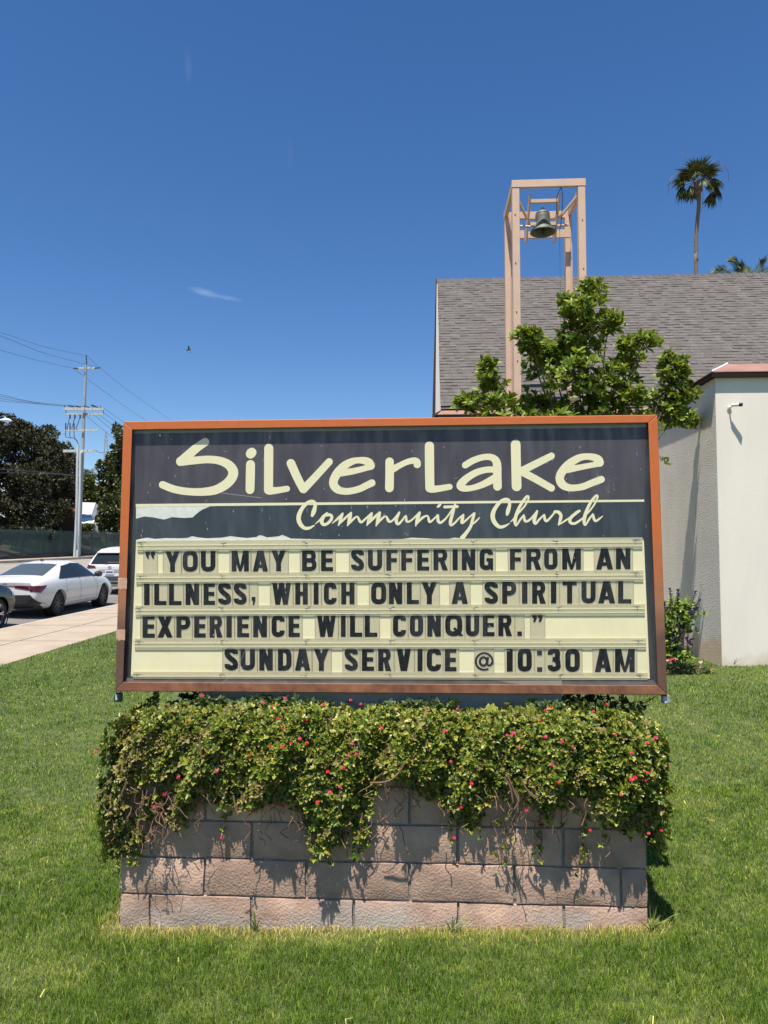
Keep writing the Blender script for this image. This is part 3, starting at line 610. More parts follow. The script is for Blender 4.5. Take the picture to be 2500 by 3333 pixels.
COMM = (940, [
 [(306, 352, 40), (325, 300, 58), (343, 235, 46), (338, 190, 46), (300, 168, 46), (240, 190, 46), (175, 258, 50), (135, 340, 58), (130, 410, 58), (155, 470, 55), (205, 515, 45), (265, 515, 38), (330, 482, 16)],
 [(345, 462, 8), (410, 405, 25), (460, 350, 30), (500, 315, 18)], [(500, 318, 14), (450, 370, 46), (428, 425, 52), (450, 468, 42), (500, 458, 38), (550, 408, 40), (560, 362, 38), (530, 342, 40), (490, 345, 44)],
 [(565, 455, 8), (640, 390, 32), (703, 325, 24)], [(700, 330, 28), (675, 400, 40), (648, 480, 18)], [(655, 470, 12), (730, 390, 30), (812, 315, 24)], [(808, 322, 34), (792, 395, 48), (765, 485, 16)], [(770, 480, 12), (830, 410, 30), (890, 365, 22), (922, 420, 36), (947, 440, 28), (985, 408, 28), (1080, 320, 24)],
 [(1080, 328, 34), (1050, 400, 52), (1018, 480, 16)], [(1022, 475, 12), (1100, 390, 35), (1185, 310, 24)], [(1182, 318, 40), (1163, 400, 48), (1137, 488, 16)], [(1140, 480, 12), (1210, 395, 30), (1265, 362, 22), (1295, 415, 38), (1322, 433, 28), (1365, 402, 24), (1440, 310, 22)],
 [(1437, 316, 30), (1405, 390, 42), (1402, 440, 42), (1430, 462, 34), (1480, 410, 26), (1525, 355, 22), (1532, 418, 34), (1558, 433, 28), (1610, 402, 24), (1705, 310, 24)],
 [(1702, 318, 36), (1675, 400, 48), (1652, 488, 16)], [(1655, 478, 12), (1730, 390, 33), (1805, 355, 22), (1826, 420, 36), (1846, 434, 28), (1890, 395, 24), (1940, 345, 20)],
 [(1940, 352, 36), (1945, 420, 40), (1975, 445, 36), (2030, 405, 27), (2080, 345, 22), (2130, 270, 22)], [(1940, 240, 26), (1955, 226, 36), (1976, 208, 24)],
 [(2172, 180, 20), (2145, 280, 38), (2120, 370, 43), (2105, 440, 44), (2114, 478, 32), (2160, 450, 27), (2220, 385, 24), (2275, 340, 20)], [(2030, 241, 38), (2110, 238, 36), (2192, 235, 40)],
 [(2272, 346, 30), (2260, 400, 44), (2254, 448, 36), (2300, 420, 27), (2360, 365, 22), (2415, 318, 20)], [(2415, 326, 34), (2390, 420, 40), (2365, 500, 40), (2310, 580, 48), (2262, 640, 62)], [(2385, 475, 12), (2440, 425, 25), (2485, 378, 13)]])
CHUR = (1580, [
 [(283, 337, 36), (295, 290, 54), (315, 212, 42), (305, 158, 42), (265, 141, 42), (200, 170, 45), (135, 245, 50), (100, 320, 58), (98, 390, 58), (130, 455, 55), (185, 500, 45), (250, 490, 34), (312, 455, 13)],
 [(325, 437, 9), (375, 390, 24), (440, 310, 24), (510, 230, 24), (555, 150, 24), (562, 108, 27), (535, 108, 34), (480, 182, 38), (430, 270, 41), (395, 370, 46), (386, 440, 42), (402, 483, 22), (450, 410, 27), (500, 345, 20)], [(500, 352, 30), (511, 410, 36), (537, 428, 30), (590, 395, 27), (675, 290, 20)],
 [(673, 297, 30), (645, 370, 46), (636, 425, 46), (655, 458, 32), (700, 405, 27), (765, 340, 20)], [(766, 347, 30), (776, 405, 36), (800, 423, 30), (850, 375, 27), (905, 306, 24)],
 [(905, 303, 38), (950, 307, 42), (983, 350, 42), (974, 410, 40), (953, 473, 20)], [(958, 472, 12), (1030, 425, 24), (1100, 378, 24), (1180, 312, 28), (1225, 290, 30)], [(1225, 292, 32), (1195, 310, 38), (1130, 362, 42), (1101, 405, 44), (1112, 448, 38), (1170, 453, 34), (1260, 395, 26)],
 [(1255, 398, 22), (1340, 310, 23), (1410, 220, 23), (1453, 138, 24), (1461, 98, 27), (1435, 100, 34), (1380, 167, 38), (1330, 260, 41), (1295, 360, 46), (1286, 440, 40), (1303, 476, 22), (1350, 400, 27), (1400, 332, 20)], [(1401, 340, 30), (1416, 400, 36), (1440, 423, 30), (1490, 390, 24), (1528, 358, 10)]])
# ------- the movable black letters: outlines in a box of height 1
TK = .225
def rpath(pts, r):                                               # polyline with rounded corners
    out = [pts[0]]
    for i_, (a, b, c) in enumerate(zip(pts, pts[1:], pts[2:])):
        a, b, c = Vector((*a, 0)), Vector((*b, 0)), Vector((*c, 0)); l1, l2 = (a - b).length, (c - b).length; k = min(r, l1 * (.499 if i_ > 0 else .98), l2 * (.499 if i_ < len(pts) - 3 else .98))
        p, q = b + (a - b).normalized() * k, b + (c - b).normalized() * k
        for i in range(7):
            t = i / 6; s = p.lerp(b, t).lerp(b.lerp(q, t), t); out.append((s.x, s.y))
    return out + [pts[-1]]
def glyph(ch, w):
    t = TK; h = t / 2; hb = .19
    rc = lambda x0, y0, x1, y1: ('p', [(x0, y0), (x1, y0), (x1, y1), (x0, y1)])
    dg = lambda xt, xb, q=t * 1.08: ('p', [(xb, 0), (xb + q, 0), (xt + q, 1), (xt, 1)])
    st = lambda p, closed=False, k=t: ('s', p, closed, k)
    rd = min(w * .55, .34)
    if ch in 'I1': return [rc(0, 0, w, 1)]
    if ch == 'E': return [rc(0, 0, t, 1), rc(t, 0, w, hb), rc(t, .405, w * .94, .405 + hb), rc(t, 1 - hb, w * .98, 1)]
    if ch == 'F': return [rc(0, 0, t, 1), rc(t, .39, w * .94, .39 + hb), rc(t, 1 - hb, w, 1)]
    if ch == 'L': return [rc(0, 0, t, 1), rc(t, 0, w, hb)]
    if ch == 'H': return [rc(0, 0, t, 1), rc(w - t, 0, w, 1), rc(t, .39, w - t, .39 + hb)]
    if ch == 'T': return [rc(0, 1 - hb, w, 1), rc(w / 2 - h, 0, w / 2 + h, 1 - hb)]
    if ch == 'N': return [rc(0, 0, t, 1), rc(w - t, 0, w, 1), dg(0, w - t * 1.05, t * 1.05)]
    if ch == 'M': return [rc(0, 0, t, 1), rc(w - t, 0, w, 1), ('p', [(w / 2 - .05, 0), (w / 2 + .05, 0), (t * 1.15, 1), (0, 1)]), ('p', [(w / 2 - .05, 0), (w / 2 + .05, 0), (w, 1), (w - t * 1.15, 1)])]
    if ch == 'W': q = t * .92; return [dg(0, w * .17, q), dg(w / 2 - q / 2, w * .17, q), dg(w / 2 - q / 2, w * .83 - q, q), dg(w - q, w * .83 - q, q)]
    if ch == 'V': return [dg(0, w / 2 - t * .62), dg(w - t * 1.08, w / 2 - t * .46)]
    if ch == 'A': return [dg(w / 2 - t * .62, 0), dg(w / 2 - t * .46, w - t * 1.08), rc(w * .24, .17, w * .76, .33)]
    if ch == 'X': return [dg(0, w - t * 1.15, t * 1.15), dg(w - t * 1.15, 0, t * 1.15)]
    if ch == 'Y': return [rc(w / 2 - h, 0, w / 2 + h, .46), ('p', [(w / 2 - h, .40), (w / 2 + h, .46), (t * 1.08, 1), (0, 1)]), ('p', [(w / 2 - h, .46), (w / 2 + h, .40), (w, 1), (w - t * 1.08, 1)])]
    if ch in 'O0': return [st(rpath([(w / 2, h), (w - h, h), (w - h, 1 - h), (h, 1 - h), (h, h), (w / 2, h)], rd), True)]
    if ch == 'Q': return [st(rpath([(w * .46, h), (w * .93 - h, h), (w * .93 - h, 1 - h), (h, 1 - h), (h, h), (w * .46, h)], rd), True), ('p', [(w * .42, .34), (w * .54, .41), (w, .03), (w * .78, 0)])]
    if ch == 'U': return [st(rpath([(h, 1), (h, h), (w - h, h), (w - h, 1)], rd))]
    if ch == 'C': return [st(rpath([(w - h, .70), (w - h, 1 - h), (h, 1 - h), (h, h), (w - h, h), (w - h, .30)], rd))]
    if ch == 'G': return [st(rpath([(w - h, .70), (w - h, 1 - h), (h, 1 - h), (h, h), (w - h, h), (w - h, .54)], rd)), rc(w * .5, .40, w - h, .55), rc(w - h * .9, 0, w, .5)]
    if ch == 'D': return [rc(0, 0, t, 1), st(rpath([(t, 1 - h * .9), (w - h, 1 - h * .9), (w - h, h * .9), (t, h * .9)], rd * .8))]
    if ch == 'P': return [rc(0, 0, t, 1), st(rpath([(t, 1 - h * .9), (w - h, 1 - h * .9), (w - h, .38 + h * .8), (t, .38 + h * .8)], rd * .8), k=t * .95)]
    if ch == 'R': return [rc(0, 0, t, 1), st(rpath([(t, 1 - h * .9), (w * .97 - h, 1 - h * .9), (w * .97 - h, .40 + h * .8), (t, .40 + h * .8)], rd * .7), k=t * .92), ('p', [(w - t * 1.12, 0), (w, 0), (w * .72, .5), (w * .40, .5)])]
    if ch == 'B': return [rc(0, 0, t, 1), st(rpath([(t, 1 - h * .9), (w * .95 - h, 1 - h * .9), (w * .95 - h, .5), (t, .5)], rd * .7), k=t * .92), st(rpath([(t, .5), (w - h, .5), (w - h, h * .9), (t, h * .9)], rd * .7), k=t * .92)]
    if ch == 'S': return [('s', [(x, y) for x, y in catmull([(w - h, .715), (w - h * 1.15, .82), (w * .5, 1 - h), (h * 1.1, .84), (h * 1.1, .69), (w * .42, .545), (w * .72, .40), (w - h, .27), (w - h * 1.3, .155), (w * .5, h), (h * 1.15, .18), (h, .285)], 5)], False, t)]
    if ch == '3': return [('s', catmull([(h, .715), (h * 1.2, .83), (w * .5, 1 - h), (w * .95 - h, .83), (w * .95 - h, .66), (w * .72, .535), (w * .38, .525)], 5), False, t * .95), ('s', catmull([(w * .38, .52), (w * .75, .48), (w - h, .34), (w - h, .2), (w * .5, h), (h * 1.2, .17), (h, .285)], 5), False, t * .95)]
    if ch == '.': return [rc(0, 0, w, .205)]
    if ch == ',': return [('p', [(0, .02 + .16), (w * .95, .18), (w * .95, .37 - .18 + .16), (0, .35)]), ('p', [(w * .25, -.03), (w * .62, -.03), (w * .95, .2), (w * .4, .2)])]
    if ch == ':': return [rc(w * .02, .70, w * .95, .90), rc(w * .05, 0, w, .20)]
    if ch in '“”':
        s = []
        for o in (0, w * .54):
            k = w * .46
            s += [('p', [(o, .80), (o + k, .80), (o + k, 1), (o, 1)]), ('p', [(o + k * .2, .62), (o + k * .62, .62), (o + k, .81), (o + k * .35, .81)] if ch == '”' else [(o + k * .42, .64), (o + k * .8, .64), (o + k * .66, .81), (o + k * .02, .81)])]
        return s
    if ch == '@':
        c = (w / 2, .43); ro, e = .36, []
        arc = [(c[0] + ro * math.cos(R(a)), c[1] + ro * math.sin(R(a))) for a in range(-52, -412 + 40, -12)]
        arc = [(c[0] + ro * math.cos(R(a)), c[1] + ro * math.sin(R(a))) for a in range(300, -30, -10)]
        ins = [(c[0] - .03 + .155 * math.cos(R(a)), c[1] + .18 * math.sin(R(a))) for a in range(0, 361, 15)]
        return [('s', arc, False, .085), ('s', ins, True, .10), ('s', catmull([(c[0] + .17, c[1] + .20), (c[0] + .14, c[1] - .08), (c[0] + .19, c[1] - .17), (c[0] + .29, c[1] - .14), (c[0] + ro - .01, c[1] - .03)], 5), False, .085)]
    return []
def draw_glyph(b, ch, x0, x1, y0, y1, d):
    H = y1 - y0; w = (x1 - x0) / H; k = 0
    for g in glyph(ch, w):
        dd = d + k * 3e-5; k += 1
        if g[0] == 'p': b.add([S(x0 + x * H, y1 - y * H, dd) for x, y in g[1]], [tuple(range(len(g[1])))])
        else:
            pts = list(g[1]); P = [(x0 + x * H, y1 - y * H) for x, y in pts]; t = g[3] * H / 2; n = len(P); vs = []
            for i in range(n):
                if g[2]: a, c = P[(i - 1) % (n - 1)], P[(i + 1) % (n - 1)]
                else: a, c = P[max(i - 1, 0)], P[min(i + 1, n - 1)]
                dx, dy = c[0] - a[0], c[1] - a[1]; q = math.hypot(dx, dy) or 1
                vs += [S(P[i][0] - dy / q * t, P[i][1] + dx / q * t, dd + i * 1e-6), S(P[i][0] + dy / q * t, P[i][1] - dx / q * t, dd + i * 1e-6)]
            b.add(vs, [(2 * i, 2 * i + 1, 2 * i + 3, 2 * i + 2) for i in range(n - 1)])
ROWS = [
 ('top', (537, 1792, 2040, 1781), (537, 1862, 2040, 1853), [('“', '“', [(474, 505)]), ('YOU', 'YOU', [(537.5, 585.5), (594.5, 644), (654, 701)]), ('MAY', 'MAY', [(754, 810), (823, 872.5), (882.5, 931)]), ('BE', 'BE', [(983, 1031), (1045, 1084)]),
   ('SUFFERING', 'SUFFERING', [(1143, 1185), (1197.5, 1244), (1257.5, 1294), (1306, 1344), (1358, 1397), (1411, 1458), (1473, 1490), (1503, 1547), (1561, 1605)]), ('FROM', 'FROM', [(1660, 1697.5), (1713, 1762.5), (1771, 1815), (1830, 1891)]), ('AN', 'AN', [(1940, 1995.5), (2005, 2052)])]),
 ('second', (470, 1898, 2035, 1890), (470, 1970, 2035, 1964), [('ILLNESS', 'ILLNESS,', [(469, 487), (502, 542), (550, 591), (604, 648), (662.5, 700), (710, 752.5), (761, 803), (819, 832)]), ('WHICH', 'WHICH', [(886, 947), (961, 1002), (1021, 1037), (1054, 1096), (1110.5, 1154)]),
   ('ONLY', 'ONLY', [(1208, 1257.5), (1266, 1309.5), (1324, 1364), (1372, 1423)]), ('A', 'A', [(1470, 1523)]), ('SPIRITUAL', 'SPIRITUAL', [(1577.5, 1621), (1634.5, 1681), (1699, 1717), (1732, 1777), (1793, 1811), (1831, 1877.5), (1892.5, 1939), (1947, 2002.5), (2012, 2055)])]),
 ('third', (470, 2003, 1640, 1997), (470, 2076, 1640, 2071), [('EXPERIENCE', 'EXPERIENCE', [(464, 504), (512, 562.5), (574, 620), (632, 670), (682, 725), (737, 754.5), (772, 811), (824, 869), (884, 927), (939, 976)]), ('WILL', 'WILL', [(1032, 1093), (1109.5, 1125), (1139, 1179), (1187.5, 1228)]),
   ('CONQUER', 'CONQUER.', [(1279, 1322), (1334, 1377.5), (1391, 1435), (1449, 1509), (1516, 1560), (1571, 1610), (1622, 1667), (1684, 1699)]), ('”', '”', [(1732.5, 1766)])]),
 ('bottom', (740, 2108, 2060, 2111), (740, 2182, 2060, 2188), [('SUNDAY', 'SUNDAY', [(731, 775), (782.5, 830), (844, 888), (904.5, 949), (960, 1010), (1021, 1071)]), ('SERVICE', 'SERVICE', [(1122, 1165), (1178, 1217.5), (1231, 1274), (1291, 1338), (1359, 1375.5), (1389, 1436), (1448, 1486)]),
   ('@', '@', [(1549, 1603)]), ('10:30', '10:30', [(1649.5, 1669), (1685, 1731), (1747.5, 1765), (1782, 1825), (1840, 1887.5)]), ('AM', 'AM', [(1936, 1990), (2002, 2066)])])]
ORD = ['first', 'second', 'third', 'fourth']
def lin(q, x): return q[1] + (q[3] - q[1]) * (x - q[0]) / (q[2] - q[0])
def sign():
    t = thing('church_sign', 'big changeable letter church sign in an orange copper frame above the planter', 'sign', (0, 3.32, .70))
    O = [(402, 1372), (2140, 1350), (2172, 2262), (375, 2250)]; I = [(430.5, 1399), (2110, 1376), (2141, 2231), (401, 2219.5)]
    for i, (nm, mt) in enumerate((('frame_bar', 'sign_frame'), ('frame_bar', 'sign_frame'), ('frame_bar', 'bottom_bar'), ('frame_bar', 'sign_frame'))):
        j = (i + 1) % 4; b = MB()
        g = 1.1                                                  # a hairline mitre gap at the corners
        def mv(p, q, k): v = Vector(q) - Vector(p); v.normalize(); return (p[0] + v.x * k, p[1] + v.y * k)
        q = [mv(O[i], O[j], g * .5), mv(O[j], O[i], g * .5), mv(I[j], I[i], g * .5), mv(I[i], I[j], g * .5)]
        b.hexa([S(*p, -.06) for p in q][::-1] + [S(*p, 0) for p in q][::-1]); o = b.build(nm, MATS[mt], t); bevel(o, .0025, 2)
        if i == 3:
            for y0, y1 in ((1880, 1917), (2048, 2084)):
                c = MB()
                xl = lambda y: lerp(402, 375, (y - 1372) / 878) - 2; xr = lambda y: lerp(430.5, 401, (y - 1399) / 820) + .5
                q = [(xl(y0), y0), (xr(y0), y0 + 1), (xr(y1), y1 + 1), (xr(y1) - 9, y1 - 2), (xl(y1) + 8, y1 + 2), (xl(y1), y1 - 5)]
                c.add([S(*p, .0006) for p in q], [tuple(range(6))])
                c.build('tape_patch', MATS['frame_patch'], o)
    b = MB(); hw, hh = SW / 2 - .012, SH / 2 - .012
    b.hexa([sl(-hw, -hh, -.30), sl(hw, -hh, -.30), sl(hw, hh, -.30), sl(-hw, hh, -.30), sl(-hw, -hh, -.062), sl(hw, -hh, -.062), sl(hw, hh, -.062), sl(-hw, hh, -.062)])
    b.build('cabinet', MATS['cabinet'], t)
    B = -.029
    cover(MB(), [(425, 1396), (2116, 1372), (2147, 2236), (395, 2226)], B).build('face_border', MATS['face_border'], t)
    def part(nm, m, pts, d): return cover(MB(), pts, d).build(nm, MATS[m], t)
    part('top_lip', 'lip', [(434, 1400), (2106, 1377), (2103, 1391), (436, 1411)], B + .004)
    part('bottom_lip', 'bottom_lip', [(412, 2206), (2128, 2214), (2141, 2233), (401, 2221)], B + .003)
    b = MB(); cover(b, [(443, 1762), (448, 1752), (2090, 1752), (2096, 1762), (2115, 2209), (426, 2201)], B + .0004); b.build('cream_face', MATS['cream_face'], t)
    part('header_film', 'header_film', [(437, 1408), (2103, 1387), (2098, 1633), (441, 1650)], B + .0006)
    top = [(442, 1650)] + [(2098, 1633)]
    rag = [(2096, 1754), (1900, 1752), (1700, 1755), (1640, 1753), (1560, 1755), (1515, 1753), (1480, 1750), (1450, 1756), (1390, 1752), (1340, 1750), (1290, 1757), (1180, 1756), (1071, 1756), (987, 1754), (947, 1753), (932, 1746), (919, 1741), (905, 1746), (869, 1749), (857, 1744), (844, 1742), (835, 1748), (802, 1751), (775, 1748), (751, 1745), (720, 1750), (673, 1752), (645, 1749), (625, 1745), (610, 1751), (583, 1752), (538, 1751), (520, 1753), (504, 1754), (482, 1750), (465, 1752), (443, 1757)]
    notch = [(443, 1688), (470, 1681), (500, 1684), (518, 1688), (535, 1691), (560, 1683), (600, 1686), (627, 1684), (640, 1672), (652, 1663), (660, 1658), (684, 1648)]
    part('slate_film', 'slate_film', notch + [(2098, 1633)] + rag, B + .0006)
    part('glue_patch', 'glue', [(443, 1646), (700, 1644), (700, 1665), (660, 1690), (443, 1694)], B + .0005)
    part('glue_patch', 'glue', [(443, 1738), (2094, 1744), (2094, 1756), (1500, 1760), (1000, 1763), (443, 1768)], B + .00045)
    part('rule_line', 'cream_letter', [(442, 1640.5), (2097, 1626), (2097, 1633), (700, 1647), (442, 1650)], B + .0009)
    k = 0
    for ox, sts in TITLE:
        b = MB()
        for s_ in sts: ribbon(b, s_, .25, .25, ox, 1400, B + .0010 + k * 6e-5); k = (k + 1) % 6
        b.build('title_letter', MATS['cream_letter'], t)
    for nm, (ox, sts) in (('script_word', COMM), ('script_word', CHUR)):
        b = MB()
        for k, s_ in enumerate(sts): ribbon(b, s_, .25, .25, ox, 1590, B + .0013 + k * 5e-5, n=6)
        b.build(nm, MATS['cream_letter'], t)
    # clear rails the letters slide in
    RL = [((447, 1771), (2091, 1760)), ((443, 1876), (2094, 1867)), ((441, 1982), (2099, 1977)), ((438, 2089), (2103, 2088)), ((433, 2197), (2108, 2201))]
    for i, ((xa, ya), (xb, yb)) in enumerate(RL):
        lo = 24 if i < 4 else 12; b = MB(); e = MB(); sh = MB()
        slab(b, [(xa, ya - 11), (xb, yb - 11), (xb, yb + lo), (xa, ya + lo)][::-1], B + .0012, B + .006)
        o = b.build('letter_rail', MATS['rail_clear'], t)
        for q0, q1 in ((3.5, 5.5), (lo - 8, lo - 6)): slab(e, [(xa, ya + q0), (xb, yb + q0), (xb, yb + q1), (xa, ya + q1)][::-1], B + .0062, B + .0082)
        e.build('rail_edge', MATS['rail_edge'], o)  # bright ridges standing in for the rails' highlights
        for k in range(7):
            f = (.008, .17, .335, .50, .665, .83, .985)[k]; x, y = lerp(xa, xb, f), lerp(ya, yb, f) - .5; sc = MB()
            sc.lathe([(.0034, 0), (.0034, .002), (.0015, .0028)], S(x, y, B + .0062), SN, 10, True); sc.build('screw', MATS['screw'], o)
            for _ in range(3): sh_x = x + random.gauss(0, 6); wd = random.uniform(4, 13) * (1.7 if k in (0, 6) else .8); yy = y + random.gauss(-2, 2.2); cover(sh, [(sh_x - wd, yy), (sh_x, yy - 1.1), (sh_x + wd, yy + .3), (sh_x, yy + 1.2)], B + .0061 + random.random() * 5e-5)
            cover(sh, [(x - 2, y), (x + 2, y), (x + .6, y + 9), (x - .6, y + 9)], B + .00605)
        sh.build('grime', MATS['grime'], o)['kind'] = 'stuff'
    # marks on the pane
    b = MB()
    for _ in range(95):
        x, y = random.uniform(445, 2110), random.choice((random.uniform(1415, 1750), random.uniform(1415, 2230))); a = random.choice((1.57, 1.5, random.uniform(0, 3))); L = random.choice((1.2, 1.6, 2, 3, 6)); w = .8 if L < 4 else .35
        c, s_ = math.cos(a), math.sin(a); cover(b, [(x - c * L - s_ * w, y - s_ * L + c * w), (x + c * L - s_ * w, y + s_ * L + c * w), (x + c * L + s_ * w, y + s_ * L - c * w), (x - c * L + s_ * w, y - s_ * L - c * w)], -.0052 + random.random() * 1e-4)
    for _ in range(60):
        x, y = random.gauss(1990, 10), random.gauss(1582, 16); cover(b, [(x - .7, y), (x, y - .7), (x + .7, y), (x, y + .7)], -.005 + random.random() * 1e-4)
    for x0_, y0_, x1_, y1_ in ((715, 2228, 790, 2170), (800, 2110, 775, 2170), (1535, 2115, 1660, 2118), (1590, 2035, 1610, 2048), (720, 1604, 850, 1620)): cover(b, [(x0_, y0_), (x1_, y1_), (x1_, y1_ + 1), (x0_, y0_ + 1)], -.0049)
    b.build('scratches', MATS['scratch'], t)['kind'] = 'stuff'
    cover(MB(), [(428, 1396), (2113, 1373), (2144, 2234), (398, 2223)], -.0058).build('glass_pane', MATS['sign_glass'], t)
    b = MB()
    b.hexa([wl(-.80, -.27, .62), wl(.78, -.27, .62), wl(.78, -.45, .62), wl(-.80, -.45, .62), wl(-.80, -.27, .985), wl(.78, -.27, .985), wl(.78, -.45, .985), wl(-.80, -.45, .985)])
    b.build('pedestal', MATS['white_post'], t)
    # loose letter tiles
    for row, tp, bt, words in ROWS:
        for word, chars, xs in words:
            for i, (ch, (x0, x1)) in enumerate(zip(chars, xs)):
                l = (xs[i - 1][1] + x0) / 2 + .5 if i else x0 - 7.5; r = (x1 + xs[i + 1][0]) / 2 - .5 if i + 1 < len(xs) else x1 + 8
                if ch == '@': l, r = x0 - 6, x1 + 5
                xm = (x0 + x1) / 2; y0, y1 = lin(tp, xm), lin(bt, xm)
                jl, jt = random.uniform(-.8, .8), random.uniform(-.8, .8)
                q = [(l, y0 - 8 + jt), (r, y0 - 8 + jt), (r + .6, y1 + 8), (l + .6, y1 + 8)]
                if ch == '“': lab = 'clear letter tile with the opening quotation mark at the start of the top row'
                elif ch == '”': lab = 'clear letter tile with the closing quotation mark at the end of the third row'
                elif ch in ',.': lab = f'clear letter tile with the {"comma" if ch == "," else "full stop"} after the word {word}'
                elif ch == ':': lab = 'narrow clear tile with the colon between 10 and 30'
                elif ch == '@': lab = 'clear letter tile with the small @ symbol on the bottom row'
                elif ch in '130': lab = f'clear tile with black numeral {ch}, ' + {0: 'opening the time 10:30', 1: 'right before the colon in 10:30', 3: 'right after the colon in 10:30', 4: 'ending the time 10:30'}[i]
                elif word == 'A': lab = 'clear letter tile with the single word A between ONLY and SPIRITUAL'
                else:
                    n_ = chars.count(ch); lab = f'clear tile with black letter {ch}, {ORD[chars[:i].count(ch)] + " " + ch + " of" if n_ > 1 else "in"} the word {word}'
                org = S((l + r) / 2, y1 + 8, B + .002); b = MB(); slab(b, q[::-1], B + .0009, B + .0028)
                o = b.build('letter_tile', MATS['tile_clear'], None, org); props(o, lab, 'letter tile', 'letter tiles on the message board')
                g = MB(); draw_glyph(g, ch, x0, x1, y0 + random.uniform(-.7, .7), y1 + random.uniform(-.4, .4), B + .0031)
                g.build('letter', MATS['black_letter'], o)
                e = MB()
                for x in (l + .4, r - .4): slab(e, [(x - .55, y0 - 8), (x + .55, y0 - 8), (x + 1.1, y1 + 8), (x, y1 + 8)][::-1], B + .00285, B + .00305)
                e.build('tile_edge', MATS['tile_edge'], o)
sign()
mat('lock_body', (.035, .06, .055), .45, var=.2, vscale=30); mat('lock_label', (.5, .55, .5), .6); mat('lock_steel', (.42, .43, .40), .35, metal=.6, bump=.2, bscale=200)
def padlock(px, py, w, h, label, steel):
    c = S(px, py, -.03); t = thing('padlock', label, 'padlock', c, 'padlocks hanging from the sign corners')
    k = 3.2 / 2350; w *= k; h *= k; b = MB()
    if steel: b.lathe([(w * .30, -h), (w * .5, -h * .97), (w * .52, -h * .80), (w * .48, -h * .74), (w * .48, -h * .12), (w * .40, -.002), (w * .2, 0)], c, UP, 22, True); o = b.build('lock_body', MATS['lock_steel'], t, smoothed=40)
    else: b.box(c - UP * h * .58, (w / 2, .012, h * .42)); o = b.build('lock_body', MATS['lock_body'], t); bevel(o, .004, 3)
    s = MB(); s.tube([c + SR * (w * .28 * math.cos(a)) + UP * (h * .1 * math.sin(a) + (0 if 0 < i < 8 else -h * .15)) for i, a in enumerate([math.pi * q / 8 for q in range(9)])], .0035, 8); s.build('shackle', MATS['lock_steel'], t, smoothed=True)
    if not steel: s = MB(); s.box(c - UP * h * .52 + SN * .0125 - SR * w * .12, (w * .13, .0006, h * .26)); s.build('lock_label', MATS['lock_label'], t)
padlock(386, 2250, 25, 34, 'dark green padlock with a pale label under the sign\'s left corner', False)
padlock(2166, 2261, 28, 26, 'round grey steel lock hanging under the sign\'s right corner', True)
# ================================================================ church
mat('stucco', (.72, .675, .60), .92, var=.05, vscale=1.6, stretch=(1.5, 1.5, .35), bump=.8, bscale=75, bdist=.0022)
mat('rough_stucco', (.62, .585, .52), .92, var=.10, vscale=1.0, bump=1.0, bscale=70, bdist=.022)
mat('plain_trim', (.40, .40, .385), .8)
mat('brown_trim', (.026, .017, .014), .9, spec=.1)
mat('copper_cap', (.30, .165, .125), .5, var=.14, vscale=4, bump=.1, bscale=20)
mat('white_sealant', (.75, .73, .70), .8)
mat('shingle', (.108, .098, .091), .93, var=.12, vscale=6, island=.13, bump=.5, bscale=120)
mat('roof_fleck', (.27, .26, .245), .9)
mat('ridge_cap', (.085, .082, .088), .85, island=.15)
def base_band(m, col, z0, z1):
    n = m.node_tree.nodes; l = m.node_tree.links; p = n['Principled BSDF']; src = p.inputs['Base Color'].links[0].from_socket
    g = n.new('ShaderNodeNewGeometry'); x = n.new('ShaderNodeSeparateXYZ'); l.new(g.outputs['Position'], x.inputs[0]); nz = n.new('ShaderNodeTexNoise'); nz.inputs['Scale'].default_value = 5; nz.inputs['Detail'].default_value = 6; l.new(g.outputs['Position'], nz.inputs['Vector'])
    ad = n.new('ShaderNodeMath'); ad.operation = 'MULTIPLY_ADD'; ad.inputs[1].default_value = .45; l.new(nz.outputs['Fac'], ad.inputs[0]); l.new(x.outputs['Z'], ad.inputs[2])
    mr = n.new('ShaderNodeMapRange'); mr.inputs['From Min'].default_value = z0 + .2; mr.inputs['From Max'].default_value = z1 + .2; mr.inputs['To Min'].default_value = 1; mr.inputs['To Max'].default_value = 0; l.new(ad.outputs[0], mr.inputs['Value'])
    mx = n.new('ShaderNodeMixRGB'); mx.inputs['Color2'].default_value = (*col, 1); l.new(mr.outputs['Result'], mx.inputs['Fac']); l.new(src, mx.inputs['Color1']); l.new(mx.outputs['Color'], p.inputs['Base Color'])
base_band(MATS['slump_block'], (.44, .385, .34), .02, .15); base_band(MATS['rough_stucco'], (.60, .47, .34), .42, .52); base_band(MATS['stucco'], (.55, .48, .36), .18, .36)
A0 = Vector((4.036, 8.7, 0))                                     # annex corner
def site(a, c, z, o=A0): return o + E1 * a + E2 * c + UP * z
